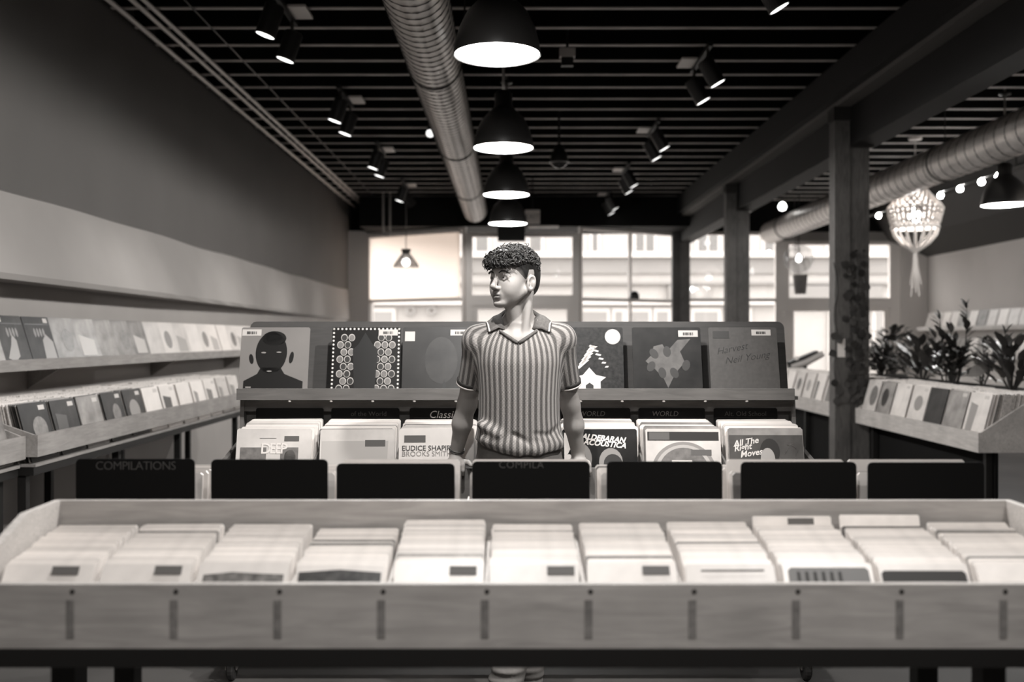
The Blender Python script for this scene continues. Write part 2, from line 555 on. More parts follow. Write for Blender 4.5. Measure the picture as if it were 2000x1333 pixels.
# ------------------------------------------------------------------ lamps and ceiling fittings
shade_out = mat('shade enamel', 0.012, 0.35, spec=0.4)
pend_glow = glow('pendant diffuser', PENDANT_GLOW)
def pendant(x, d, zr, lab, group='black bell pendants down the middle of the shop', ztop=None, rad=0.232):
    t = thing('pendant_lamp', (x, d, zr), lab, 'pendant lamp', group)
    T = Matrix.Translation((x, d, zr))
    prof = [(rad, 0.0), (rad, 0.02), (rad * 0.97, 0.06), (rad * 0.88, 0.14), (rad * 0.70, 0.225), (rad * 0.48, 0.28), (rad * 0.33, 0.31),
            (rad * 0.30, 0.34), (rad * 0.30, 0.42), (rad * 0.22, 0.44), (0.02, 0.45)]
    MB().lathe(prof, 40, T).build('shade', shade_out, t, smooth=True)
    MB().lathe([(0.0, 0.012), (rad * 0.5, 0.009), (rad - 0.006, 0.004)], 40, T).build('diffuser', pend_glow, t, label='glowing white diffuser')
    ld = bpy.data.lights.new('pendant_bulb', 'POINT')
    ld.energy = BULB_WATTS * (0.7 if d < 1 else 1.7 if d < 4 else 1.0)
    ld.shadow_soft_size = 0.02
    ld.color = (1.0, 0.985, 0.965)
    lo = bpy.data.objects.new('pendant_bulb', ld)
    COL.objects.link(lo)
    lo.parent = t
    lo.location = (0, 0, -0.013)
    MB().tube([(x, d, zr + 0.44), (x, d, ZC + 0.01)], 0.011, 8).build('rod', mat('lamp rod', 0.25, 0.4, metal=0.3), t)
    MB().lathe([(0.06, 3.99), (0.06, 3.97), (0.02, 3.955)], 16, Matrix.Translation((x, d, 0))).build('ceiling_rose', shade_out, t)
    return t
for x, d, z, lab in ((-0.068, 5.30, 2.935, 'black bell pendant largest and nearest of the row overhead'),
                     (-0.050, 7.67, 2.89, 'black bell pendant second from the front in the row'),
                     (-0.036, 9.94, 2.855, 'black bell pendant third from the front in the row'),
                     (-0.10, 0.6, 2.94, 'black bell pendant hanging over the aisle nearer than the bins'),  # unseen lamp, added to brighten the front bin panel
                     (-0.025, 11.98, 2.80, 'black bell pendant smallest and farthest of the row, above the hair'),
                     (-0.085, 2.95, 2.94, 'black bell pendant hanging over the bins, nearer than the view shows')):
    pendant(x, d, z, lab)
pendant(5.17, 10.4, 2.815, 'black bell pendant at the far side beyond the spiral duct', 'black bell pendants beyond the beam')

lens_glow = glow('spot lens', 3.0)
can_m = mat('track head', 0.014, 0.4, spec=0.4)
plate_m = mat('mounting plate', 0.8, 0.5)
def track_fixture(x, d, side, aims, lab, watts, plate=True):
    """two cylinder heads on a short rail hung under the joists; side -1 left row, +1 right row"""
    t = thing('track_light', (x, d, 3.96), lab, 'spotlight', 'track lights in two rows under the joists')
    MB().box(x - 0.02, x + 0.02, d - 0.45, d + 0.45, 3.93, 3.965).build('rail', black_metal, t)
    if plate:
        MB().box(x + 0.02 if side < 0 else x - 0.16, x + 0.16 if side < 0 else x - 0.02, d + 0.05, d + 0.35, 3.955, 3.975).build('mounting_plate', plate_m, t, label='pale mounting plate')
    for k, aim in enumerate(aims):
        yy = d - 0.32 + 0.64 * k
        xx = x
        pivot = Vector((xx, yy, 3.79))
        MB().tube([(xx, yy, 3.93), (xx, yy, 3.80)], 0.014, 8).build('stem', dark_steel, t)
        dr = (Vector(aim) - pivot).normalized()
        a, b = pivot - dr * 0.06, pivot + dr * 0.17
        h = MB().tube([a, a + dr * 0.01, b], [0.058, 0.073, 0.073], 20).build('head', can_m, t, smooth=False)
        MB().tube([b - dr * 0.012, b + dr * 0.006], 0.0755, 20, cap=False).tube([b + dr * 0.006, b - dr * 0.012], 0.068, 20, cap=False).build('lens_ring', dark_steel, h)
        MB().tube([b + dr * 0.001, b + dr * 0.004], 0.067, 20).build('lens', lens_glow, h, label='glowing lens')
        ld = bpy.data.lights.new('spot_light', 'SPOT')
        ld.energy = KEY_WATTS if (side > 0 and d == 2.9 and k == 0) else watts
        ld.spot_size = math.radians(58)
        ld.spot_blend = 0.75
        ld.shadow_soft_size = 0.055
        ld.color = (1.0, 0.985, 0.965)
        lo = bpy.data.objects.new('spot_light', ld)
        COL.objects.link(lo)
        lo.parent = t
        lo.rotation_euler = dr.to_track_quat('-Z', 'Y').to_euler()
        lo.location = b + dr * 0.02 - Vector(t.location)
wall_aim = lambda d, z=1.1: (XL + 0.35, d, z)
names_ = ('nearest pair in view', 'second pair from the front', 'third pair from the front', 'last pair before the windows')
rowL = list(zip((7.54, 10.4, 13.2, 16.3), names_, (True,) * 4)) + [(4.8, 'pair above the upper edge of the view', False), (2.0, 'pair over the front bins', False)]
rowR = [(6.35, 'single lens peeping in at the upper edge', True)] + list(zip((8.97, 11.95, 14.8, 17.4), names_, (True,) * 4)) + [(2.9, 'pair over the front bins', False), (0.3, 'pair behind the viewer', False)]
for d, w, vis in rowL:
    track_fixture(-1.72, d, -1, [(XL + 0.4, d - 0.32, 0.9), (XL + 0.4, d + 0.32, 0.9) if d < 15 else (-0.5, 18.0, 1.9)], 'twin black spotlights of the fascia wall row, ' + w, TRACK_WATTS)
for d, w, vis in rowR:
    if d == 2.9:
        aims = [(0.05, 3.85, 1.35), (0.2, 2.2, 0.9)]
    elif d == 0.3:
        aims = [(-0.5, 1.9, 0.9), (0.7, 2.0, 0.9)]
    else:
        aims = [(3.1, d - 0.32, 1.35), (3.1, d + 0.32, 1.35)]
    track_fixture(1.72, d, 1, aims, 'twin black spotlights of the beam row, ' + w, TRACK_WATTS if vis else TRACK_WATTS_NEAR)

# spiral ducts
def duct(x, h, d0, d1, r, pitch, lab):
    z = CAMZ + h
    t = thing('spiral_duct', (x, d0, z), lab, 'duct')
    n = 28
    tube = MB().tube([(x, d0, z), (x, d1, z)], r, n, cap=False).build('duct_tube', galv, t, smooth=True)
    MB().tube([(x, d1 - 0.02, z), (x, d1, z)], [r * 0.995, r * 0.995], n).build('end_cap', galv, t)
    pts = []
    turns = int((d1 - d0) / pitch)
    for i in range(turns * 18 + 1):
        a = 2 * PI * i / 18
        pts.append((x + (r + 0.001) * math.cos(a), d0 + pitch * i / 18, z + (r + 0.001) * math.sin(a)))
    MB().tube(pts, 0.0048, 5).build('spiral_seam', seam_mat, t, smooth=True)
    y = d0 + 1.2
    while y < d1:
        hook = MB()
        arc = [(x + (r + 0.004) * math.cos(a), y, z + (r + 0.004) * math.sin(a)) for a in [PI * 2 * q / 24 for q in range(25)]]
        hook.tube(arc, 0.008, 5)
        hook.tube([(x, y, z + r), (x, y, ZC + 0.01)], 0.006, 6)
        hook.build('hanger', dark_steel, t)
        y += 3.1
    return t
duct(-0.585, 2.13, -2.8, 16.6, 0.205, 0.118, 'pale spiral ventilation duct running overhead beside the bell pendants')
duct(4.72, 1.90, -2.8, 18.0, 0.20, 0.20, 'spiral ventilation duct beyond the columns, on the far side aisle')

# conduits where wall and ceiling meet
pipe_m = mat('conduit', 0.7, 0.45, metal=0.2)
for x, z, r, lab in ((-3.0, 3.955, 0.022, 'pale conduit pipe nearest the wall under the ceiling'),
                     (-2.83, 3.96, 0.020, 'middle pale conduit pipe along the wall under the ceiling'),
                     (-2.74, 3.96, 0.020, 'innermost pale conduit pipe along the wall under the ceiling'),
                     (-2.45, 3.975, 0.007, 'thin dark cable strung under the joists near the conduits')):
    t = tag(MB().tube([(x, YB, z), (x, YF, z)], r, 10).build('conduit_pipe', pipe_m if r > 0.01 else dark_steel, None, smooth=True), lab, 'pipe', 'conduits along the wall')

# small ceiling devices
c = px(1108, 103, 8.3)
t = thing('ceiling_sensor', (c.x, c.y, 3.95), 'small pale box sensor under the joists near the front pendant', 'sensor')
MB().box(c.x - 0.065, c.x + 0.065, c.y - 0.04, c.y + 0.04, c.z - 0.04, c.z + 0.03).build('sensor_box', mat('sensor box', 0.5, 0.5), t)
MB().box(c.x - 0.05, c.x + 0.05, c.y - 0.02, c.y + 0.04, c.z - 0.11, c.z - 0.04).build('sensor_eye', black_metal, t)
MB().tube([(c.x, c.y, c.z + 0.03), (c.x, c.y, ZC + 0.01)], 0.012, 8).build('stem', black_metal, t)
c = px(1092, 318, 11.5)
t = thing('dome_camera', (c.x, c.y, c.z), 'black dome camera hanging from the joists between the pendants and track', 'camera')
T = Matrix.Translation((c.x, c.y, c.z))
MB().lathe([(0.105, 0.0), (0.11, 0.02), (0.09, 0.10), (0.05, 0.19), (0.02, 0.22)], 20, T).build('housing', black_metal, t, smooth=True)
MB().lathe([(0.0, -0.07), (0.05, -0.06), (0.09, -0.025), (0.1, 0.0)], 20, T).build('dome', mat('dome plastic', 0.02, 0.1, spec=0.6), t, smooth=True)
MB().lathe([(0.1, -0.005), (0.118, 0.0), (0.1, 0.006)], 20, T).build('rim', mat('camera rim', 0.35, 0.4), t)
MB().tube([(c.x, c.y, c.z + 0.2), (c.x, c.y, ZC + 0.01)], 0.015, 8).build('stem', black_metal, t)
for x, y, d, lab in ((903, 108, 6.8, 'small spotlight clipped beside the spiral duct behind the front pendant'), (840, 262, 10.5, 'small pale lamp glowing beside the spiral duct, farther back')):
    c = px(x, y, d)
    t = thing('clip_spotlight', c, lab, 'spotlight')
    MB().tube([c + Vector((0, 0.02, 0.02)), c + Vector((0.01, 0.12, 0.16))], [0.045, 0.03], 14).build('head', can_m, t)
    MB().tube([c + Vector((0, 0.0, 0.0)), c + Vector((0, 0.02, 0.02))], 0.042, 14).build('lens', glow('clip lens', 1.3), t)
    MB().tube([c + Vector((0.01, 0.12, 0.16)), (c.x + 0.01, c.y + 0.12, ZC + 0.01)], 0.008, 6).build('stem', dark_steel, t)

# exit sign
c = px(1040, 424, 16.0)
t = thing('exit_sign', (c.x, c.y, 3.98), 'small lit EXIT sign hung under the joists beyond the last pendant', 'sign')
MB().box(c.x - 0.12, c.x + 0.12, c.y - 0.03, c.y + 0.03, c.z - 0.11, c.z + 0.11).build('sign_box', mat('sign box', 0.75, 0.5), t)
MB().box(c.x - 0.06, c.x + 0.42, c.y - 0.03, c.y + 0.10, c.z - 0.17, c.z - 0.14).build('bracket', plate_m, t)
MB().tube([(c.x, c.y, c.z + 0.1), (c.x, c.y, ZC + 0.01)], 0.012, 8).build('stem', black_metal, t)
text('EXIT', 0.11, frame((c.x, c.y - 0.031, c.z), (1, 0, 0), (0, 0, 1)), mat('sign lettering', 0.20, 0.6), t)

# tiffany style lamp in front of the blind
c = px(793, 505, 17.2)
t = thing('glass_shade_pendant', c, 'flared glass pendant lamp hanging in front of the white blind', 'pendant lamp')
T = Matrix.Translation((c.x, c.y, c.z))
k = 17.2 / FPX
sh = clear_glass('stained glass', 0.08, 0.60)
MB().lathe([(25 * k, -18 * k), (23 * k, -12 * k), (13 * k, 2 * k), (7 * k, 9 * k)], 12, T).build('shade', sh, t)
MB().lathe([(7 * k, 9 * k), (10 * k, 18 * k)], 12, T).build('crown', mat('lamp crown', 0.06, 0.5), t)
for q in range(12):
    a = 2 * PI * q / 12
    MB().tube([c + Vector((r_ * k * math.cos(a), r_ * k * math.sin(a), z_ * k)) for r_, z_ in ((25, -18), (23, -12), (13, 2), (7, 9))], 0.006, 5).build('rib', mat('lead came', 0.08, 0.5), t)
MB().lathe([(0.0, -0.075), (0.05, -0.055), (0.075, 0), (0.05, 0.055), (0.02, 0.075)], 16, T @ Matrix.Translation((0, 0, -0.07))).build('bulb', glow('warm bulb', 6.0), t, smooth=True)
MB().tube([c + Vector((0, 0, 18 * k)), (c.x, c.y, ZC + 0.01)], 0.008, 6).build('cord', mat('cord', 0.15, 0.7), t)
c = px(755, 452, 17.6)
tag(MB().tube([(c.x - 0.06, c.y, ZC + 0.01), (c.x - 0.06, c.y, c.z), (c.x - 0.03, c.y, c.z - 0.07), (c.x + 0.03, c.y, c.z - 0.07), (c.x + 0.06, c.y, c.z), (c.x + 0.06, c.y, ZC + 0.01)],
              0.018, 8).build('cable_loop', mat('cable loop', 0.30, 0.6)), 'looped cable hanging before the top of the white blind', 'cable')

# macrame lamps
rope = mat('cotton rope', 0.62, 0.85)
rope_glow = glow('macrame bulb', 55.0)
def macrame(x, d, dz, lab):
    t = thing('macrame_lamp', (x, d, 3.0 + dz), lab, 'pendant lamp', 'macrame lamps beyond the beam')
    def P(r, a, z):
        return (x + r * math.cos(a), d + r * math.sin(a), z + dz)
    prof = [(0.045, 3.40), (0.07, 3.34), (0.13, 3.24), (0.22, 3.13), (0.315, 3.03), (0.335, 2.985)]
    def radius(z):
        for (r0, z0), (r1, z1) in zip(prof, prof[1:]):
            if z0 >= z >= z1:
                return r0 + (r1 - r0) * (z0 - z) / (z0 - z1)
        return prof[-1][0]
    net = MB()
    for fam in (-1, 1):
        for q in range(22):
            pts = []
            for i in range(13):
                z = 3.40 - (3.40 - 2.985) * i / 12
                pts.append(P(radius(z), 2 * PI * q / 22 + fam * i * 0.11, z))
            net.tube(pts, 0.013, 4)
    net.build('net', rope, t, kind='stuff', label='diamond knotted net')
    band = MB()
    for q in range(64):                       # loose wide band between the rim and the bulb ring
        a = 2 * PI * q / 64
        band.tube([P(0.335, a, 2.985), P(0.31, a + 0.10 * (-1) ** q, 2.88), P(0.28, a - 0.04 * (-1) ** q, 2.76)], 0.013, 4)
    for zz, rr in ((2.93, 0.322), (2.83, 0.298)):
        band.tube([P(rr, 2 * PI * q / 40, zz + 0.012 * math.sin(q * 2.1)) for q in range(41)], 0.016, 4)
    band.build('rope_band', rope, t, kind='stuff')
    MB().tube([P(0.337, 2 * PI * q / 32, 2.985) for q in range(33)], 0.011, 6).build('hoop', rope, t)
    MB().tube([P(0.283, 2 * PI * q / 32, 2.75) for q in range(33)], 0.02, 6).build('knot_ring', mat('bright rope', 0.8, 0.8), t)
    for q in range(16):
        a = 2 * PI * q / 16
        MB().tube([P(0.28, a, 2.75), P(0.25, a, 2.65), P(0.17, a, 2.55), P(0.07, a, 2.48), P(0.022, a, 2.44)], 0.018, 5).build('strand', rope, t)
    MB().tube([P(0, 0, 2.49), P(0, 0, 2.43)], 0.03, 10).build('knot', rope, t)
    for q in range(9):
        a = 2 * PI * q / 9
        MB().tube([P(0.012, a, 2.45), P(0.026, a, 2.25), P(0.05 + 0.012 * (q % 3), a + 0.4, 2.02 - 0.05 * (q % 4))], [0.012, 0.013, 0.009], 5).build('tassel', rope, t)
    MB().lathe([(0.0, -0.09), (0.06, -0.065), (0.085, 0), (0.055, 0.07), (0.025, 0.10)], 16, Matrix.Translation((x, d, 2.90 + dz))).build('bulb', rope_glow, t, smooth=True)
    MB().tube([P(0, 0, 2.99), P(0, 0, ZC + 0.01 - dz)], 0.008, 6).build('cord', mat('pale cord', 0.4, 0.7), t)
    MB().lathe([(0.085, 3.985), (0.08, 3.955), (0.02, 3.94)], 18, Matrix.Translation((x, d, 0))).build('ceiling_rose', mat('rose', 0.55, 0.5), t)
macrame(5.17, 12.7, 0.085, 'knotted rope macrame lamp with a long tassel, beside the ivy column')
macrame(5.66, 9.9, -0.06, 'knotted rope macrame lamp cut by the picture edge, beyond the bell pendant')

# row of bare bulbs on a rail, far side
t = thing('bulb_rail', (5.9, 13, 3.4), 'dark rail of small glowing bulbs under the ceiling of the far side aisle', 'string light')
MB().box(5.88, 5.92, 11.3, 17.5, 3.42, 3.45).build('rail', black_metal, t)
for yy in (11.6, 16.9):
    MB().tube([(5.9, yy, 3.45), (5.9, yy, ZC + 0.01)], 0.008, 6).build('hanger', black_metal, t)
for xq in (1950, 1917, 1875, 1837, 1737, 1716):
    d = 5.9 * FPX / (xq - VX)
    MB().lathe([(0.0, -0.04), (0.028, -0.028), (0.04, 0), (0.028, 0.028), (0.012, 0.05)], 12, Matrix.Translation((5.9, d, 3.38))).build('bulb', glow('rail bulb', 100.0), t, smooth=True)
c = px(1528, 404, 16.2)
t = thing('bare_bulb_lamp', c, 'single glowing globe bulb hanging between the two farther columns', 'lamp')
MB().lathe([(0.0, -0.07), (0.05, -0.05), (0.07, 0), (0.05, 0.05), (0.02, 0.075)], 14, Matrix.Translation(c)).build('bulb', glow('small bulb', 5.0), t, smooth=True)
MB().tube([c + Vector((0, 0, 0.07)), (c.x, c.y, ZC + 0.01)], 0.01, 6).build('cord', black_metal, t)
# clear globe lamp before the side door, with a dark hanging basket under it
c = px(1560, 506, 17.6)
t = thing('globe_lamp', c, 'large clear globe lamp hanging before the pale side door', 'pendant lamp')
r = 29 / FPX * 17.6
MB().lathe([(r * math.sin(PI * q / 14), -r * math.cos(PI * q / 14)) for q in range(15)], 24, Matrix.Translation(c)).build('globe', clear_glass('globe glass', 0.12, 0.82), t, smooth=True)
MB().lathe([(0.0, -0.06), (0.04, -0.045), (0.055, 0), (0.03, 0.06), (0.015, 0.09)], 14, Matrix.Translation(c)).build('bulb', glow('small bulb', 5.0), t, smooth=True)
MB().tube([c + Vector((0, 0, 0.06)), (c.x, c.y, ZC + 0.01)], 0.01, 6).build('cord', black_metal, t)
c = px(1563, 556, 17.9)
t = thing('hanging_basket', c, 'dark woven basket hanging below the clear globe lamp', 'basket')
MB().lathe([(0.0, -0.17), (0.10, -0.17), (0.13, 0.17), (0.115, 0.17), (0.09, -0.14)], 16, Matrix.Translation(c)).build('basket', mat('dark wicker', 0.14, 0.8, grain=(20, 5, 0.4, 2)), t)
for q in range(3):
    a = 2 * PI * q / 3
    MB().tube([c + Vector((0.12 * math.cos(a), 0.12 * math.sin(a), 0.17)), (c.x, c.y + 0.35, c.z + 1.0)], 0.006, 5).build('cord', mat('cord', 0.15, 0.7), t)
MB().tube([(c.x, c.y + 0.35, c.z + 1.0), (c.x, c.y + 0.35, ZC + 0.01)], 0.008, 6).build('hook', dark_steel, t)
c = px(1239, 577, 18.55)
t = thing('dome_lamp', (c.x, c.y, c.z - 0.08), 'small black dome standing on the cross rail of the mullioned window', 'lamp')
MB().lathe([(0.09, -0.07), (0.095, -0.01), (0.085, 0.03), (0.055, 0.07), (0.0, 0.085)], 18, Matrix.Translation(c)).build('dome', black_metal, t, smooth=True)
MB().box(c.x - 0.07, c.x + 0.07, c.y - 0.02, c.y + 0.1, c.z - 0.09, c.z - 0.07).build('bracket', grey_frame, t)
# ------------------------------------------------------------------ records: shared meshes and materials
def sleeve_mesh(name, size, thick, m, bulge=0.0):
    """upright square sleeve standing on z=0, cover facing -y"""
    h = size / 2
    r = size * 0.02
    poly = [(-h, r), (-h + r, 0), (h - r, 0), (h, r), (h, size - r), (h - r, size), (-h + r, size), (-h, size - r)]
    b = MB().prism(poly, Matrix(((1, 0, 0, 0), (0, 0, -1, thick / 2), (0, 1, 0, 0), (0, 0, 0, 1))), thick)
    me = bpy.data.meshes.new(name)
    me.from_pydata([tuple(p) for p in b.v], [], b.f)
    me.materials.append(m)
    return me
paper_single = mat('single paper', 0.80, 0.35, rnd=(0.80, 1.05), var=(25, 0.06), spec=0.5)
SINGLE = 0.184
singles_mesh = [sleeve_mesh('single_record', SINGLE, 0.0035, paper_single), sleeve_mesh('single_record', SINGLE * 0.985, 0.005, paper_single)]
single_grey = sleeve_mesh('single_record', SINGLE, 0.004, mat('single card', 0.32, 0.4, rnd=(0.5, 1.2), var=(30, 0.3)))
lp_mats = {'white': mat('lp white', 0.74, 0.28, rnd=(0.85, 1.08), var=(10, 0.07), spec=0.5),
           'cream': mat('lp cream', 0.58, 0.3, rnd=(0.85, 1.1), var=(9, 0.15), spec=0.5),
           'grey': mat('lp grey', 0.22, 0.38, rnd=(0.8, 1.2), var=(8, 0.45), spec=0.3),
           'dark': mat('lp dark', 0.02, 0.45, rnd=(0.6, 1.4), var=(9, 0.7), spec=0.2)}
LP = 0.315
lp_mesh = {k: sleeve_mesh('record_sleeve', LP, 0.006, v) for k, v in lp_mats.items()}
TONE = {'white': 'white', 'cream': 'cream', 'grey': 'mid grey', 'dark': 'dark'}
label_grey = mat('price label grey', 0.10, 0.6)
label_dark = mat('price label print', 0.03, 0.6)
label_white = mat('price label white', 0.52, 0.5)

def place(name, me, x, y, z, face, lean, label, cat, group, roll=0.0):
    """stand a sleeve at x, y, z; face = angle its cover is turned about z from -y; lean back by lean"""
    o = bpy.data.objects.new(name, me)
    COL.objects.link(o)
    o.location = (x, y, z)
    o.rotation_euler = (Euler((0, roll, 0)).to_matrix().to_4x4() @ Matrix.Identity(4)).to_euler()
    R = Matrix.Rotation(face, 3, 'Z') @ Matrix.Rotation(-lean, 3, 'X') @ Matrix.Rotation(roll, 3, 'Y')
    o.rotation_euler = R.to_euler()
    return tag(o, label, cat, group)

def sticker(parent, u, v, w, h, m, name='price_label', thick=0.0006, front=0.0036, lab=None, stripes=False):
    """flat label on the cover of a sleeve object, u, v from its bottom centre"""
    me = bpy.data.meshes.new(name)
    b = MB().box(u - w / 2, u + w / 2, -front - thick, -front, v - h / 2, v + h / 2)
    me.from_pydata([tuple(p) for p in b.v], [], b.f)
    me.materials.append(m)
    o = bpy.data.objects.new(name, me)
    COL.objects.link(o)
    o.parent = parent
    if lab:
        o['label'] = lab
    if stripes:
        b = MB()
        xx = u - w * 0.26
        for q in range(9):
            ww = w * random.choice((0.022, 0.035, 0.05))
            b.box(xx, xx + ww, -front - thick * 1.7, -front - thick, v - h * 0.28, v + h * 0.18)
            xx += w * 0.06
        me = bpy.data.meshes.new('print')
        me.from_pydata([tuple(p) for p in b.v], [], b.f)
        me.materials.append(label_dark)
        s = bpy.data.objects.new('print', me)
        COL.objects.link(s)
        s.parent = o
    return o
def flat(parent, poly, m, name='print', front=0.0036, thick=0.0004, lab=None):
    """flat printed shape on a sleeve's cover; poly in u, v from the bottom centre"""
    n = len(poly)
    vs = [(u, -front, v) for u, v in poly] + [(u, -front - thick, v) for u, v in poly]
    fs = [tuple(range(n)), tuple(range(2 * n - 1, n - 1, -1))] + [(k, n + k, n + (k + 1) % n, (k + 1) % n) for k in range(n)]
    me = bpy.data.meshes.new(name)
    me.from_pydata(vs, [], fs)
    me.materials.append(m)
    o = bpy.data.objects.new(name, me)
    COL.objects.link(o)
    o.parent = parent
    if lab:
        o['label'] = lab
    return o
def ellipse(cu, cv, a, b, n=20, rot=0.0):
    return [(cu + a * math.cos(t) * math.cos(rot) - b * math.sin(t) * math.sin(rot), cv + a * math.cos(t) * math.sin(rot) + b * math.sin(t) * math.cos(rot))
            for t in [2 * PI * q / n for q in range(n)]]
def cover_text(parent, body, size, u, v, m, rot=0.0, shear=0.0, front=0.0045, offset=0.0, align='CENTER', spacing=1.0):
    cu = bpy.data.curves.new('lettering', 'FONT')
    cu.body = body
    cu.size = size
    cu.shear = shear
    cu.align_x = align
    cu.align_y = 'CENTER'
    cu.offset = offset
    cu.extrude = 0.0002
    cu.resolution_u = 3
    cu.space_character = spacing
    cu.materials.append(m)
    o = bpy.data.objects.new('lettering', cu)
    COL.objects.link(o)
    o.parent = parent
    o.matrix_local = Matrix.Translation((u, -front, v)) @ Matrix.Rotation(PI / 2, 4, 'X') @ Matrix.Rotation(rot, 4, 'Z')
    return o

# ------------------------------------------------------------------ front bin of 7-inch singles
F0, F1 = 1.925, 2.325
bin_ = thing('singles_bin', (0.05, 2.1, 0), 'long plywood bin on black steel legs, filled with rows of 7-inch singles, nearest of all', 'record bin')
x0, x1 = -1.05, 1.158
fp = MB().box(x0 - 0.018, x1 + 0.018, F0 - 0.018, F0, 0.834, 0.957).build('front_panel', ply, bin_)
for k in range(10):
    xj = (137 + 202.5 * k - VX) / (FPX / (F0 - 0.018))
    MB().box(xj - 0.0075, xj + 0.0075, F0 - 0.0190, F0 - 0.018, 0.853, 0.927).build('tenon', tenon_mat, fp, label='dark end of a slot divider let into the panel')
    MB().lathe([(0.0, 0.0), (0.005, 0.0), (0.0045, 0.0012), (0.0, 0.0012)], 10, frame((xj + 0.004, F0 - 0.018, 0.943), (1, 0, 0), (0, 0, 1))).build('screw', dark_steel, fp)
MB().box(x0 - 0.018, x1 + 0.018, F1, F1 + 0.018, 0.834, 1.049).build('back_panel', ply, bin_)
sideprof = [(F0, 0.834), (F1, 0.834), (F1, 1.049), (2.17, 1.047), (2.05, 1.003), (F0, 0.956)]
for xs in (x0 - 0.018, x1):
    MB().prism(sideprof, Matrix(((0, 0, 1, xs), (1, 0, 0, 0), (0, 1, 0, 0), (0, 0, 0, 1))), 0.018).build('end_panel', ply_edge, bin_)
MB().box(x0, x1, F0, F1, 0.797, 0.804).build('bin_floor', ply, bin_)
for k in range(10):
    xj = (137 + 202.5 * k - VX) / (FPX / F0)
    MB().prism([(F0, 0.804), (F1, 0.804), (F1, 0.965), (F0 + 0.12, 0.92), (F0, 0.915)], Matrix(((0, 0, 1, xj - 0.004), (1, 0, 0, 0), (0, 1, 0, 0), (0, 0, 0, 1))), 0.008).build('slot_divider', ply_edge, bin_)
for yy in (F0 - 0.018, F1 - 0.018):
    MB().box(x0 - 0.015, x1 + 0.015, yy, yy + 0.036, 0.797, 0.834).build('rail', black_metal, bin_)
for xs in (-0.868, 0.94):
    for yy in (1.955, 2.262):
        MB().box(xs - 0.023, xs + 0.023, yy - 0.023, yy + 0.023, 0.0, 0.797).build('leg', black_metal, bin_)
    MB().box(xs - 0.02, xs + 0.02, 1.978, 2.239, 0.10, 0.14).build('foot_rail', black_metal, bin_)

# 11 stacks of 27 singles
heights = [0.0, 0.004, 0.0, -0.012, 0.010, 0.0, 0.006, 0.006, 0.004, 0.002, 0.004]
firstlab = ['grey label at its corner', 'grey label low on its front', 'grey photograph strip', 'dark photograph strip', 'small grey label at its corner', 'dark grey label at its corner',
            'grey tilted label at its corner', 'faint print line', 'wide dark striped header', 'plain dark header', 'plain pale front']
NREC = 27
for s in range(11):
    xc = (36 + 202.5 * s - VX) / (FPX / F0)
    grp = 'singles in the %s stack of the front bin' % ORD[s]
    for r in range(NREC):
        f = r / (NREC - 1)
        y = 1.963 + (2.262 - 1.963) * f + random.uniform(-0.0005, 0.0005)
        lean = math.radians(33 - 20 * f)
        y -= 0.0
        me = random.choice(singles_mesh)
        if random.random() < 0.05 and r > 2:
            me = single_grey
        z = 0.8055 + (heights[s] + 0.012) * f
        z = max(z, 0.8055)
        zz = z + random.uniform(0, 0.0018) + (0.003 if random.random() < 0.06 else 0)
        lab = '7-inch single, %s back in the %s stack from the left, front bin' % (ORD[r], ORD[s])
        if r == 0:
            lab = 'front single with %s, %s stack from the left' % (firstlab[s], ORD[s])
        if s in (8, 9) and r == NREC - 1:
            lab = 'tall pale sleeve standing behind the %s stack of singles from the left' % ORD[s]
            zz = 0.8055 + 0.035
        o = place('single_record', me, xc + random.uniform(-0.002, 0.002), y, zz, random.uniform(-0.003, 0.003), lean, lab, 'record', grp, roll=random.uniform(-0.006, 0.006))
        if r == 0:
            if s in (0, 1, 4, 5, 6):
                u = {0: 0.035, 1: 0.045, 4: 0.05, 5: 0.055, 6: 0.05}[s]
                sticker(o, u, 0.169, 0.056, 0.019, label_grey, lab='grey price label')
            elif s == 2:
                flat(o, [(-0.08, 0.10), (0.085, 0.10), (0.085, 0.158), (0.03, 0.16), (-0.02, 0.163), (-0.08, 0.157)], mat('photo grey', 0.14, 0.4, var=(60, 0.6)), 'photo')
            elif s == 3:
                flat(o, [(-0.085, 0.10), (0.085, 0.10), (0.085, 0.165), (0.0, 0.171), (-0.085, 0.165)], mat('photo dark', 0.035, 0.4, var=(50, 0.8)), 'photo')
            elif s == 7:
                flat(o, [(-0.06, 0.168), (0.07, 0.168), (0.07, 0.171), (-0.06, 0.171)], label_grey)
            elif s == 8:
                hd = flat(o, [(-0.082, 0.12), (0.084, 0.12), (0.084, 0.168), (0.078, 0.174), (-0.076, 0.174), (-0.082, 0.168)], mat('header grey', 0.09, 0.4), 'header', lab='dark header strip')
                for q in range(6):
                    flat(hd, [(-0.065 + q * 0.017, 0.125), (-0.058 + q * 0.017, 0.125), (-0.058 + q * 0.017, 0.165), (-0.065 + q * 0.017, 0.165)], label_dark, 'stripe', front=0.0041)
            elif s == 9:
                flat(o, [(-0.088, 0.12), (0.086, 0.12), (0.086, 0.162), (0.08, 0.168), (-0.082, 0.168), (-0.088, 0.162)], label_dark, 'header', lab='dark header strip')
        if s == 8 and r == NREC - 1:
            sticker(o, 0.02, 0.166, 0.06, 0.02, label_grey, lab='grey header label')

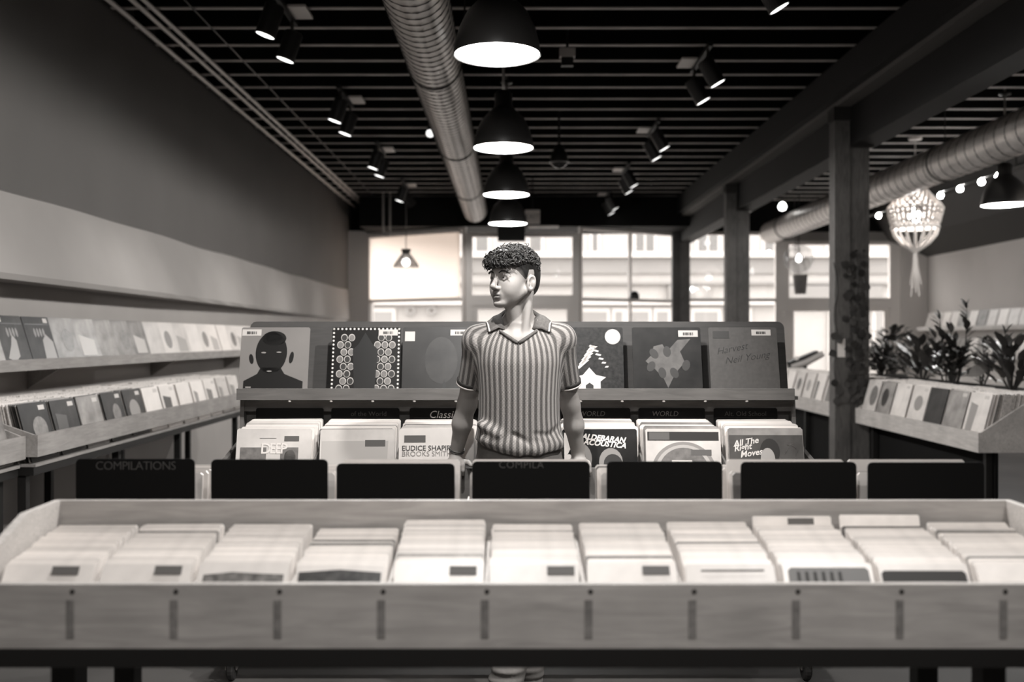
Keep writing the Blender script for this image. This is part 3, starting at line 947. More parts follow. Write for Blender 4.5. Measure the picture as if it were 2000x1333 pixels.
# ------------------------------------------------------------------ LP bin right behind it
M0, M1 = 2.44, 2.93
mb = thing('record_bin', (0.05, 2.7, 0), 'long LP bin with black divider cards, standing back to back with the singles bin', 'record bin')
x0, x1 = -1.145, 1.255
MB().box(x0, x1, M0, M0 + 0.018, 0.745, 0.90).build('front_panel', ply, mb)
MB().box(x0, x1, M1 - 0.018, M1, 0.72, 0.94).build('back_panel', ply, mb)
MB().box(x0, x1, M0 + 0.018, M1 - 0.018, 0.752, 0.760).build('bin_floor', ply, mb)
for xs in (x0 - 0.018, x1):
    MB().prism([(M0, 0.745), (M1, 0.745), (M1, 0.94), (M1 - 0.25, 0.94), (M0, 0.90)], Matrix(((0, 0, 1, xs), (1, 0, 0, 0), (0, 1, 0, 0), (0, 0, 0, 1))), 0.018).build('end_panel', ply_edge, mb)
div_px = [(148, 380, 897), (412, 640, 898), (657, 888, 906), (922, 1152, 902), (1185, 1411, 902), (1447, 1673, 903), (1695, 1922, 904)]
DD = 2.56
for i, (a, b, yt) in enumerate(div_px):
    xa, xb = (a - VX) / FPX * DD, (b - VX) / FPX * DD
    zt = CAMZ - (yt - VY) / FPX * DD
    w = xb - xa
    rr = 0.012
    poly = [(xa, 0.7605), (xb, 0.7605)]
    poly += [(xb - rr + rr * math.cos(t), zt - rr + rr * math.sin(t)) for t in (0, PI / 6, PI / 3, PI / 2)]
    poly += [(xa + rr - rr * math.sin(t), zt - rr + rr * math.cos(t)) for t in (0, PI / 6, PI / 3, PI / 2)]
    word = {0: ', chalked compilations', 3: ', chalked compila'}.get(i, '')
    o = MB().prism(poly, Matrix(((1, 0, 0, 0), (0, 0, -1, DD + 0.004), (0, 1, 0, 0), (0, 0, 0, 1))), 0.004).build('divider_card', black_board)
    tag(o, '%s black divider card from the left%s, behind the front bin' % (ORD[i], word), 'divider card', 'black divider cards of the LP bin')
    if i == 0:
        text('COMPILATIONS', 0.031, frame(px(265, 911, DD - 0.001), (1, 0, 0), (0, 0, 1)), mat('faint chalk', 0.075, 0.9), o, 'chalk_lettering', offset=-0.0004, spacing=0.92)
    if i == 3:
        text('COMPILA', 0.026, frame(px(1018, 909, DD - 0.001), (1, 0, -0.01), (0, 0, 1)), mat('faint chalk', 0.075, 0.9), o, 'chalk_lettering', offset=-0.0002, spacing=1.08)
    # slot walls and records behind the card
    xm = (xa + xb) / 2
    if i < 6:
        xw = (xm + (sum(div_px[i + 1][:2]) / 2 - VX) / FPX * DD) / 2
        MB().box(xw - 0.002, xw + 0.002, M0 + 0.13, M1 - 0.018, 0.76, 0.965).build('slot_divider', ply_edge, mb)
    for r in range(6):
        tone = random.choice(['white', 'white', 'cream', 'grey', 'white']) if r != 2 else 'white'
        lean = math.radians(6 + 0.8 * r)
        zz = 0.7608 + (0.027 if i in (2, 3, 5, 6) and r == 2 else 0)
        xo = xm + random.choice((-1, 1)) * random.uniform(0.0005, 0.002)
        y_ = DD + 0.028 + r * 0.034
        place('record_sleeve', lp_mesh[tone], xo, y_, zz, random.uniform(-0.01, 0.01), lean,
              '%s LP sleeve, %s back behind the %s black divider card from the left' % (TONE[tone], ORD[r], ORD[i]), 'record', 'LPs behind the %s divider card' % ORD[i])

for xs in (-1.09, 1.19):
    for yy in (2.50, 2.86):
        MB().box(xs - 0.02, xs + 0.02, yy - 0.02, yy + 0.02, 0.0, 0.745).build('leg', black_metal, mb)
    MB().box(xs - 0.018, xs + 0.018, 2.52, 2.84, 0.70, 0.735).build('brace', black_metal, mb)
# ------------------------------------------------------------------ LP rack behind the young man
rk = thing('display_rack', (0.03, 4.4, 0), 'wide two-tier plywood record rack on castors behind the young man', 'record rack')
x0, x1 = -1.19, 1.26
LIP = 4.075
MB().box(x0, x1, LIP, LIP + 0.02, 0.70, 0.895).build('bin_lip', rack_wood, rk)
MB().box(x0, x1, LIP + 0.02, 4.50, 0.715, 0.730).build('bin_floor', rack_wood, rk)
MB().box(x0, x1, 4.50, 4.52, 0.20, 1.16).build('back_panel', rack_wood, rk)
MB().box(x0, x1, 4.46, 4.50, 1.10, 1.155).build('shelf_rail', mat('rack rail', 0.10, 0.6, grain=(5, 9, 0.2, 0)), rk)
for xs in (x0 - 0.018, x1):
    MB().prism([(LIP, 0.70), (4.70, 0.70), (4.70, 1.16), (4.46, 1.16), (4.44, 0.98), (LIP, 0.895)], Matrix(((0, 0, 1, xs), (1, 0, 0, 0), (0, 1, 0, 0), (0, 0, 0, 1))), 0.018).build('end_panel', rack_wood, rk)
MB().box(-1.205, 1.255, 4.385, 4.405, 1.155, 1.205).build('ledge_lip', rack_wood, rk)
MB().box(-1.205, 1.275, 4.405, 4.70, 1.155, 1.170).build('ledge', rack_wood, rk)
for k in range(13):
    xk = (565 + 81.3 * k - VX) / FPX * 4.385
    if xk < 1.22:
        MB().lathe([(0.0, 0.0), (0.007, 0.002), (0.006, 0.01), (0.0, 0.012)], 8, Matrix.Translation((xk, 4.392, 1.145))).build('peg', mat('peg', 0.35, 0.5), rk)
# display board, rounded top corners, leaning back
bx0, bx1, hb, rr = -1.225, 1.292, 0.345, 0.03
poly = [(bx0, 0), (bx1, 0)] + [(bx1 - rr + rr * math.cos(t), hb - rr + rr * math.sin(t)) for t in (0, PI / 6, PI / 3, PI / 2)] + \
       [(bx0 + rr - rr * math.sin(t), hb - rr + rr * math.cos(t)) for t in (0, PI / 6, PI / 3, PI / 2)]
LEAN = math.radians(13)
Mb = frame((0, 4.62, 1.170), (1, 0, 0), (0, math.sin(LEAN), math.cos(LEAN)))
MB().prism(poly, Mb @ Matrix.Translation((0, 0, -0.018)), 0.018).build('display_board', mat('board wood', 0.055, 0.6, var=(5, 0.1), grain=(5, 9, 0.15, 0)), rk)
MB().box(x0, x1, LIP + 0.03, 4.68, 0.165, 0.20).build('base_frame', black_metal, rk)
for xs in (-1.12, 1.19):
    MB().box(xs - 0.02, xs + 0.02, 4.14, 4.18, 0.20, 0.70).build('leg', black_metal, rk)
    MB().box(xs - 0.02, xs + 0.02, 4.60, 4.64, 0.20, 1.155).build('leg', black_metal, rk)
for cx_, cy_ in ((-1.16, 4.13), (1.235, 4.13), (-1.16, 4.63), (1.235, 4.63)):
    c = MB().box(cx_ - 0.035, cx_ + 0.035, cy_ - 0.035, cy_ + 0.035, 0.158, 0.166).bar((cx_ - 0.022, cy_, 0.16), (cx_ - 0.022, cy_ + 0.025, 0.05), 0.005, 0.035).bar(
        (cx_ + 0.022, cy_, 0.16), (cx_ + 0.022, cy_ + 0.025, 0.05), 0.005, 0.035).build('castor', steel, rk)
    MB().lathe([(0.0, -0.014), (0.044, -0.014), (0.05, -0.008), (0.05, 0.008), (0.044, 0.014), (0, 0.014)], 20,
               frame((cx_, cy_ + 0.025, 0.05), (0, 1, 0), (0, 0, 1))).build('wheel', mat('castor rubber', 0.02, 0.6), c)
    MB().bar((cx_ - 0.03, cy_ - 0.04, 0.135), (cx_ + 0.04, cy_ - 0.055, 0.15), 0.02, 0.012).build('brake', steel, c)
SLOT = [-0.99 + 0.343 * k for k in range(7)]
for k in range(6):
    xw = (SLOT[k] + SLOT[k + 1]) / 2
    MB().prism([(LIP + 0.02, 0.730), (4.50, 0.730), (4.50, 1.02), (LIP + 0.02, 0.90)], Matrix(((0, 0, 1, xw - 0.004), (1, 0, 0, 0), (0, 1, 0, 0), (0, 0, 0, 1))), 0.008).build('slot_divider', rack_wood, rk)
hd_px = [(500, 632), (647, 780), (800, 935), (950, 1085), (1098, 1231), (1247, 1377), (1394, 1518)]
print_grey = mat('print grey', 0.25, 0.4)
print_mid = mat('print mid', 0.16, 0.4, var=(40, 0.25))
print_dark = mat('print dark', 0.035, 0.35, spec=0.5)
print_black = mat('print black', 0.012, 0.35, spec=0.5)
print_white = mat('print white', 0.70, 0.4)
tones = ['white', 'white', 'cream', 'white', 'cream', 'white', 'grey']
for k in range(7):
    a, b = hd_px[k]
    D_ = 4.452
    xa, xb = (a - VX) / FPX * D_, (b - VX) / FPX * D_
    zt = CAMZ - (797.5 - VY) / FPX * D_
    word = {2: ', chalked classical', 4: ', chalked world', 5: ', chalked world beside another'}.get(k, '')
    o = MB().prism([(xa, 0.735), (xb, 0.735), (xb, zt - 0.006), (xb - 0.006, zt), (xa + 0.006, zt), (xa, zt - 0.006)],
                   Matrix(((1, 0, 0, 0), (0, 0, -1, D_ + 0.003), (0, 1, 0, 0), (0, 0, 0, 1))), 0.003).build('header_card', black_board)
    tag(o, '%s black header card from the left%s, in the rack slots' % (ORD[k], word), 'divider card', 'black header cards of the rack')
    xm = (xa + xb) / 2
    zc = CAMZ - (809 - VY) / FPX * D_
    if k == 2:
        text('Classical', 0.046, frame((xm + 0.01, D_ - 0.001, zc - 0.004), (1, 0, 0), (0, 0, 1)), chalk_bright, o, 'chalk_lettering', shear=0.25, offset=-0.0004)
    elif k in (4, 5):
        text('WORLD', 0.032, frame((xm - (0.02 if k == 4 else 0.03), D_ - 0.001, zc), (1, 0, 0), (0, 0, 1)), mat('mid chalk', 0.15, 0.9), o, 'chalk_lettering', shear=0.15, offset=-0.0004)
    elif k == 1:
        text('of the World', 0.030, frame((xm + 0.015, D_ - 0.001, zc), (1, 0, 0), (0, 0, 1)), mat('faint chalk', 0.075, 0.9), o, 'chalk_lettering', offset=-0.0004)
    elif k == 6:
        text('Alt. Old School', 0.030, frame((xm, D_ - 0.001, zc), (1, 0, 0), (0, 0, 1)), mat('faint chalk', 0.075, 0.9), o, 'chalk_lettering', offset=-0.0004)
    # 14 LPs per slot
    NL = 14
    names = ['pale LP with two dark photographs on its cover', 'plain pale LP with a grey price label', 'pale LP printed with two lines of serif names',
             'white LP hidden behind the young man', 'dark LP with blocky white lettering and figures', 'pale LP with a dark band and a big ring', 'grey LP with hand-lettered title and a dark-haired head']
    for r in range(NL):
        f = r / (NL - 1)
        y_ = LIP + 0.065 + 0.262 * f
        lean = math.radians(13 - 5 * f)
        zz = 0.734 + (0.018 * f)
        tone = random.choice(tones)
        if k == 5 and r in (1, 2, 3):
            tone = 'grey'
        if r == 0:
            tone = ['cream', 'cream', 'white', 'white', 'dark', 'cream', 'grey'][k]
        lab = names[k] + ', front of the rack' if r == 0 else '%s LP sleeve, %s back in the %s rack slot from the left' % (TONE[tone], ORD[r], ORD[k])
        o = place('record_sleeve', lp_mesh[tone], SLOT[k] + random.uniform(-0.006, 0.006) + (0.012 if k == 6 else 0), y_, zz + random.uniform(0, 0.006), random.uniform(-0.01, 0.01), lean,
                  lab, 'record', 'LPs in the %s slot of the rack' % ORD[k], roll=random.uniform(-0.008, 0.008))
        if r:
            continue
        F = 0.0036
        if k == 0:
            sticker(o, 0.075, 0.272, 0.062, 0.022, label_grey, lab='grey price label')
            flat(o, [(-0.14, 0.02), (-0.03, 0.02), (-0.03, 0.235), (-0.14, 0.235)], print_mid, 'photo')
            flat(o, [(0.03, 0.02), (0.105, 0.02), (0.105, 0.235), (0.03, 0.235)], print_mid, 'photo')
            cover_text(o, 'DEEP', 0.062, 0.002, 0.228, print_white, offset=0.0008, spacing=0.72)
            flat(o, ellipse(0.07, 0.19, 0.025, 0.035, 16), print_dark)
            flat(o, [(-0.06, 0.273), (0.01, 0.273), (0.01, 0.275), (-0.06, 0.275)], label_grey, 'line')
        elif k == 1:
            flat(o, [(-0.15, 0.02), (0.12, 0.02), (0.13, 0.265), (-0.15, 0.265)], mat('card pale grey', 0.44, 0.35), 'card')
            sticker(o, 0.075, 0.255, 0.085, 0.028, label_grey, lab='grey price label', front=0.0041)
        elif k == 2:
            sticker(o, -0.09, 0.272, 0.09, 0.03, label_grey, lab='grey price label')
            cover_text(o, 'EUDICE SHAPIRO', 0.030, -0.145, 0.232, print_dark, align='LEFT', offset=0.0004)
            cover_text(o, 'BROOKS SMITH', 0.030, -0.145, 0.208, print_grey, align='LEFT')
            flat(o, [(-0.148, 0.02), (0.14, 0.02), (0.14, 0.183), (-0.148, 0.183)], print_grey, 'photo')
        elif k == 4:
            cover_text(o, 'ALDEBARAN', 0.032, 0.015, 0.275, print_white, rot=-0.10, shear=0.3, align='CENTER', offset=0.0012)
            cover_text(o, 'ACOUSTICA', 0.032, 0.02, 0.252, print_white, rot=-0.10, shear=0.3, align='CENTER', offset=0.0012)
            flat(o, [(-0.15, 0.30), (-0.09, 0.30), (-0.15, 0.18)], print_white, 'shape')
            flat(o, ellipse(-0.07, 0.20, 0.035, 0.055, 18, 0.2), print_grey, 'shape')
            flat(o, ellipse(0.045, 0.175, 0.05, 0.06, 18, 0.0), print_grey, 'shape')
            flat(o, ellipse(0.055, 0.165, 0.04, 0.045, 18, 0.3), print_dark, 'shape', front=0.0041)
            flat(o, ellipse(-0.13, 0.16, 0.02, 0.05, 14, 0.0), print_white, 'shape')
        elif k == 5:
            flat(o, [(-0.15, 0.265), (0.15, 0.265), (0.15, 0.302), (-0.15, 0.302)], print_dark, 'band')
            sticker(o, -0.10, 0.284, 0.085, 0.032, label_grey, front=0.0041, lab='grey price label')
            flat(o, ellipse(0.0, 0.135, 0.135, 0.125, 36), print_grey, 'ring')
            flat(o, ellipse(0.0, 0.135, 0.120, 0.112, 36), mat('print pale', 0.42, 0.4), 'ring', front=0.0040)
            flat(o, ellipse(0.0, 0.135, 0.105, 0.10, 36), print_mid, 'disc', front=0.0044)
            sticker(o, 0.075, 0.215, 0.085, 0.024, label_grey, front=0.0048, lab='grey price label')
            flat(o, [(-0.05, 0.165), (0.035, 0.165), (0.035, 0.182), (-0.05, 0.182)], print_white, 'strip', front=0.0050)
        elif k == 6:
            flat(o, [(-0.155, 0.01), (0.155, 0.01), (0.155, 0.285), (-0.155, 0.285)], mat('cover mid grey', 0.08, 0.3, var=(14, 0.25), spec=0.5), 'cover_print')
            for txt, u, v in (('All The', -0.085, 0.255), ('Right', -0.10, 0.232), ('Moves', -0.065, 0.208)):
                cover_text(o, txt, 0.036, u, v, print_white, rot=0.16, shear=0.3, offset=0.0006)
            flat(o, ellipse(0.015, 0.215, 0.042, 0.056, 20), print_dark, 'hair_shape', front=0.0040)
            flat(o, ellipse(0.005, 0.185, 0.030, 0.046, 20), mat('print face grey', 0.36, 0.4), 'head_shape', front=0.0044)
            for q, (u, v, rt) in enumerate(((0.085, 0.215, 0.9), (0.115, 0.235, -0.6), (0.10, 0.245, 0.4), (0.125, 0.20, 1.2))):
                flat(o, ellipse(u, v, 0.014, 0.003, 10, rt), print_grey, 'stroke')

# ------------------------------------------------------------------ covers on the display ledge
disp = [(478, 606, 'grey', 'grey cover with a dark head-and-shoulders shape, far end of the ledge'),
        (650, 786, 'dark', 'black cover patterned with rows of small grey ovals, on the ledge'),
        (789, 921, 'dark', 'dull dark cover with tiny upright figures along its foot, on the ledge'),
        (1082, 1215, 'dark', 'dark cover with white stripes and a round sticker, on the ledge'),
        (1232, 1366, 'dark', 'dark cover with a pale star-shaped patch and white strip title, on the ledge'),
        (1380, 1514, 'grey', 'plain grey cover with sloping script lettering, on the ledge')]
cover_m = [mat('cover grey', 0.20, 0.38, spec=0.35, var=(5, 0.08)), mat('cover black', 0.015, 0.25, spec=0.5), mat('cover dull', 0.026, 0.38, spec=0.35, var=(6, 0.35)),
           mat('cover speckled', 0.013, 0.38, spec=0.3, var=(60, 0.9)), mat('cover dark', 0.014, 0.35, spec=0.3, var=(12, 0.5)), mat('cover plain grey', 0.08, 0.38, spec=0.35, var=(50, 0.1))]
for i, (a, b, tone, lab) in enumerate(disp):
    me = sleeve_mesh('album_cover', LP, 0.004, cover_m[i])
    xm = ((a + b) / 2 - VX) / FPX * 4.62
    o = place('album_cover', me, xm, 4.52, 1.1715, 0.0, math.radians(14.0), lab, 'record', 'album covers standing on the display ledge')
    F = 0.0026
    if i == 0:
        flat(o, [(-0.135, 0.012), (0.135, 0.012), (0.135, 0.06), (0.05, 0.095), (0.03, 0.125), (-0.06, 0.125), (-0.075, 0.095), (-0.135, 0.062)], print_black, 'bust_shape', front=F)
        flat(o, ellipse(-0.015, 0.195, 0.072, 0.098, 28), print_black, 'head_shape', front=F)
        flat(o, ellipse(-0.005, 0.262, 0.055, 0.035, 24), print_black, 'head_top', front=F)
        flat(o, ellipse(-0.105, 0.165, 0.010, 0.024, 14, 0.2), print_black, 'side_shape', front=F)
        flat(o, ellipse(0.078, 0.172, 0.010, 0.028, 14, -0.15), print_black, 'side_shape', front=F)
        for u, v in ((-0.05, 0.195), (0.02, 0.197), (-0.02, 0.108)):
            flat(o, ellipse(u, v, 0.012, 0.0035, 10), print_grey, 'highlight', front=F + 0.0005)
        flat(o, [(-0.125, 0.03), (-0.10, 0.03), (-0.10, 0.036), (-0.125, 0.036)], print_grey, 'strip', front=F + 0.0005)
        sticker(o, -0.11, 0.290, 0.088, 0.030, label_white, front=F, lab='pale price label', stripes=True)
    elif i == 1:
        ov = []
        for r in range(8):
            for c in range(8):
                u = -0.118 + c * 0.034 + (0.017 if r % 2 else 0)
                v = 0.028 + r * 0.034
                if abs(u + 0.005) < 0.052 and v < 0.27 or u > 0.135:
                    continue
                ov.append((u, v))
        pale = mat('oval grey', 0.26, 0.4)
        for u, v in ov:
            w = flat(o, ellipse(u, v, 0.0155, 0.0175, 12), mat('oval rim', 0.48, 0.4), 'oval_rim', front=F)
            flat(w, ellipse(u, v - 0.001, 0.0125, 0.0145, 12), random.choice((print_mid, print_dark, print_dark, print_mid)), 'oval', front=F + 0.0005)
        for q in range(17):
            for u, v in ((-0.150 + q * 0.0188, 0.307), (-0.150, 0.012 + q * 0.0184), (0.150, 0.012 + q * 0.0184)):
                flat(o, ellipse(u, v, 0.0048, 0.0048, 8), print_white, 'border_dot', front=F)
        flat(o, [(-0.05, 0.03), (-0.11, 0.0), (0.10, 0.0), (0.045, 0.03), (0.055, 0.21), (0.03, 0.235), (-0.005, 0.29), (-0.035, 0.235), (-0.06, 0.21)], print_black, 'central_shape', front=F + 0.0008)
        sticker(o, 0.10, 0.290, 0.088, 0.028, label_white, front=F + 0.001, lab='pale price label', stripes=True)
    elif i == 2:
        for u, h, w in ((0.035, 0.07, 0.011), (0.068, 0.05, 0.012), (0.088, 0.045, 0.014), (0.125, 0.065, 0.010), (0.145, 0.05, 0.010)):
            flat(o, [(u - w, 0.005), (u + w, 0.005), (u + w * 0.5, h * 0.7), (u, h), (u - w * 0.5, h * 0.7)], print_black, 'figure_shape', front=F)
        flat(o, ellipse(0.02, 0.16, 0.075, 0.11, 24), mat('cover haze', 0.034, 0.4, var=(8, 0.4)), 'haze_shape', front=F - 0.0003)
        sticker(o, -0.125, 0.272, 0.046, 0.046, label_white, front=F, lab='small square sticker')
        sticker(o, 0.105, 0.290, 0.088, 0.028, label_white, front=F, lab='pale price label', stripes=True)
    elif i == 3:
        for q in range(5):
            flat(o, [(-0.06 + q * 0.012, 0.12 + q * 0.02), (-0.045 + q * 0.012, 0.12 + q * 0.02), (0.0 + q * 0.01, 0.16 + q * 0.016), (-0.02 + q * 0.008, 0.165 + q * 0.016)], print_white, 'stripe', front=F)
        for q in range(6):
            flat(o, [(0.0 + q * 0.014, 0.225 - q * 0.02), (0.03 + q * 0.011, 0.215 - q * 0.018), (0.034 + q * 0.011, 0.222 - q * 0.018), (0.006 + q * 0.014, 0.232 - q * 0.02)], print_white, 'stripe', front=F)
        flat(o, [(-0.05, 0.01), (0.05, 0.01), (0.05, 0.06), (0.075, 0.08), (0.03, 0.09), (0.0, 0.125), (-0.03, 0.09), (-0.075, 0.08), (-0.05, 0.06)], print_white, 'patch', front=F)
        flat(o, [(-0.018, 0.01), (0.018, 0.01), (0.018, 0.042), (0.0, 0.055), (-0.018, 0.042)], print_black, 'opening', front=F + 0.0005)
        flat(o, ellipse(0.11, 0.27, 0.036, 0.036, 24), mat('round sticker', 0.5, 0.4), 'round_sticker', front=F + 0.001, lab='pale round sticker')
    elif i == 4:
        star = [(-0.06, 0.225), (-0.02, 0.235), (0.0, 0.20), (0.05, 0.255), (0.11, 0.26), (0.06, 0.20), (0.08, 0.15), (0.045, 0.11), (0.02, 0.07), (0.0, 0.03), (-0.02, 0.075), (-0.06, 0.12), (-0.10, 0.155), (-0.075, 0.18)]
        flat(o, star, mat('cover pale patch', 0.10, 0.4, var=(20, 0.3)), 'patch', front=F)
        for u, v, rt in ((0.0, 0.20, 0.1), (-0.06, 0.19, 0.6), (-0.075, 0.13, -0.5), (-0.025, 0.10, 0.2), (0.03, 0.10, 0.5), (0.085, 0.135, -0.3)):
            flat(o, ellipse(u, v, 0.018, 0.026, 14, rt), print_dark, 'oval', front=F + 0.0005)
        cover_text(o, 'STRAIGHT OUTTA COMPTON', 0.016, 0.0, 0.018, print_white, front=F + 0.0008)
        sticker(o, 0.10, 0.285, 0.09, 0.030, label_white, front=F, lab='pale price label', stripes=True)
    elif i == 5:
        cover_text(o, 'Harvest', 0.046, -0.055, 0.212, print_black, rot=0.20, shear=0.45, front=F, offset=-0.0006)
        cover_text(o, 'Neil Young', 0.046, 0.012, 0.170, print_black, rot=0.16, shear=0.45, front=F, offset=-0.0006)
        sticker(o, -0.10, 0.280, 0.075, 0.034, print_dark, front=F, name='dark_label', lab='dark label')
        sticker(o, 0.085, 0.290, 0.088, 0.028, label_white, front=F, lab='pale price label', stripes=True)
# ------------------------------------------------------------------ bins and shelves along the walls
def wall_bin(side, y0, y1, xlip, zlip, hlip, floor_z, depth, lab, runlab, nslot_start, lip_m, legs, name='record_bin', top=1.07, stuff_step=0.013):
    """bin whose records face the aisle. side -1: against the left wall, covers face +x; +1 the other way round"""
    s = -side
    t = thing(name, (xlip, (y0 + y1) / 2, 0), lab, 'record bin')
    xb = xlip - s * depth
    def X(a, b):
        return (min(a, b), max(a, b))
    xa, xc = X(xlip, xlip - s * 0.02)
    MB().box(xa, xc, y0, y1, zlip - hlip, zlip).build('front_lip', lip_m, t)
    xa, xc = X(xlip - s * 0.02, xb)
    MB().box(xa, xc, y0 + 0.02, y1 - 0.02, floor_z - 0.015, floor_z).build('bin_floor', lip_m, t)
    xa, xc = X(xb, xb - s * 0.015)
    MB().box(xa, xc, y0, y1, floor_z - 0.1, top - 0.06).build('back_panel', lip_m, t)
    for ye in (y0, y1 - 0.02):
        pr = [(xlip - s * 0.02, zlip - hlip), (xb, zlip - hlip), (xb, top + 0.005), (xb + s * 0.12, top + 0.01), (xlip - s * 0.02, zlip)]
        MB().prism(pr, Matrix(((1, 0, 0, 0), (0, 0, -1, ye + 0.02), (0, 1, 0, 0), (0, 0, 0, 1))), 0.02).build('end_panel', lip_m, t)
    xa, xc = X(xlip - s * 0.03, xb)
    MB().box(xa, xc, y0 + 0.02, y1 - 0.02, floor_z - 0.06, floor_z - 0.015).build('frame', black_metal, t)
    if side > 0:
        xa, xc = X(xlip - s * 0.13, xlip - s * 0.15)
        MB().box(xa, xc, y0 + 0.02, y1 - 0.02, 0.0, floor_z - 0.06).build('kick_board', black_board, t)
    for yl in legs:
        xg = xlip - s * 0.10
        MB().box(xg - 0.022, xg + 0.022, yl - 0.022, yl + 0.022, 0, floor_z - 0.06).build('leg', black_metal, t)
        xg = xb + s * 0.06
        MB().box(xg - 0.022, xg + 0.022, yl - 0.022, yl + 0.022, 0, floor_z - 0.06).build('leg', black_metal, t)
    n = int((y1 - y0 - 0.04) / 0.34)
    pitch = (y1 - y0 - 0.04) / n
    rest = MB()
    for k in range(n):
        yc = y0 + 0.02 + pitch * (k + 0.5)
        grp = 'LPs in the %s slot from the near end, %s' % (ORD[nslot_start + k], runlab)
        nf = 5
        for r in range(nf):
            f = r / 4
            far = (yc > 7.0) if side < 0 else yc > 9.7
            tone = random.choice(['white', 'cream', 'white', 'cream', 'grey'] if far else (['grey', 'dark', 'cream', 'dark', 'grey'] if side < 0 else ['cream', 'white', 'grey', 'cream', 'dark']))
            x_ = xlip - s * (0.045 + 0.014 * r)
            lean = math.radians(15 - 0.3 * r)
            lab_r = '%s LP, %s back, %s slot from near end, %s' % (TONE[tone], ORD[r], ORD[nslot_start + k], runlab)
            if r == 0:
                lab_r = '%s front LP of the %s slot from the near end, %s' % (TONE[tone], ORD[nslot_start + k], runlab)
            o = place('record_sleeve', lp_mesh[tone], x_, yc + random.uniform(-0.008, 0.008), floor_z + 0.001 + random.uniform(0, 0.006), s * PI / 2 + random.uniform(-0.006, 0.006), lean,
                      lab_r, 'record', grp)
            if r == 0:
                if random.random() < 0.55:
                    sticker(o, 0.09, 0.285, 0.07, 0.026, label_white)
                q = random.random()
                if q < 0.45:
                    flat(o, ellipse(random.uniform(-0.05, 0.05), 0.17, random.uniform(0.05, 0.09), random.uniform(0.06, 0.1), 16), random.choice((print_grey, print_mid, print_dark, print_white)), 'print')
                elif q < 0.8:
                    u = random.uniform(-0.08, 0.08)
                    flat(o, [(-0.12, 0.03), (u, 0.03), (u + 0.02, 0.22), (-0.12, 0.24)], random.choice((print_grey, print_mid, print_dark)), 'print')
        xx = 0.045 + 0.014 * nf
        while xx < depth - 0.10:
            ln = math.radians(13.5 - 7 * xx / depth)
            h = LP + random.uniform(-0.008, 0.006)
            w = LP / 2
            yy = yc + random.uniform(-0.008, 0.008)
            bx = xlip - s * xx
            tx = bx - s * h * math.sin(ln)
            th = s * 0.006
            zb, zt_ = floor_z + 0.001, floor_z + h * math.cos(ln)
            vs = [(bx, yy - w, zb), (bx, yy + w, zb), (tx, yy + w, zt_), (tx, yy - w, zt_), (bx - th, yy - w, zb), (bx - th, yy + w, zb), (tx - th, yy + w, zt_), (tx - th, yy - w, zt_)]
            rest.raw(vs, [(0, 1, 2, 3), (7, 6, 5, 4), (0, 4, 5, 1), (1, 5, 6, 2), (2, 6, 7, 3), (3, 7, 4, 0)])
            xx += stuff_step
    tag(rest.build('packed_sleeves', mat('packed sleeves', 0.60, 0.4, var=(90, 0.35))), 'tightly packed pale sleeves filling the back of the bin, ' + runlab, 'records', kind='stuff')
    return t

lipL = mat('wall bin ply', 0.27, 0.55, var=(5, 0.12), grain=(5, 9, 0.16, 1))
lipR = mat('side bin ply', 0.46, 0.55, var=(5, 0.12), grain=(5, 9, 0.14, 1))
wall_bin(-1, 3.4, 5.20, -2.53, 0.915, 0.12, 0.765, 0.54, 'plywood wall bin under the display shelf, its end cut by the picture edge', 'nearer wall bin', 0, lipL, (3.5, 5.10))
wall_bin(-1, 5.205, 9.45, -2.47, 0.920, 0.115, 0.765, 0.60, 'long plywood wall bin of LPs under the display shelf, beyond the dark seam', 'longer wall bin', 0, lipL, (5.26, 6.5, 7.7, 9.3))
wall_bin(1, 6.95, 9.42, 3.27, 0.765, 0.14, 0.725, 0.56, 'plywood bin of LPs below the plants, in front of the ivy column', 'bin by the plants', 0, lipR, (7.02, 9.2), top=1.03)
wall_bin(1, 9.80, 12.9, 3.27, 0.765, 0.14, 0.725, 0.56, 'pale plywood bin of LPs beyond the ivy column, toward the windows', 'bin beyond the column', 0, lipR, (9.9, 11.3, 12.8), top=1.03)

# display shelf on the left wall with covers
sh = thing('display_shelf', (-2.97, 8, 1.235), 'long plywood display shelf of record covers along the wall', 'shelf')
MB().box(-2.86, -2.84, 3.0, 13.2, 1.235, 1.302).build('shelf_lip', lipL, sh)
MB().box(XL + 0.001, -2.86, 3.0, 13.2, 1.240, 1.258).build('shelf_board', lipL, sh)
for yy in (4.2, 6.4, 8.6, 10.8, 13.0):
    MB().prism([(XL + 0.001, 1.10), (XL + 0.001, 1.24), (-2.88, 1.24)], Matrix(((1, 0, 0, 0), (0, 0, -1, yy + 0.01), (0, 1, 0, 0), (0, 0, 0, 1))), 0.02).build('bracket', lipL, sh)
tl = ['grey', 'grey', 'dark', 'dark', 'grey', 'grey', 'grey', 'grey', 'grey', 'cream', 'white', 'cream', 'white', 'white', 'white', 'white', 'cream', 'white', 'white', 'cream', 'white', 'white', 'grey']
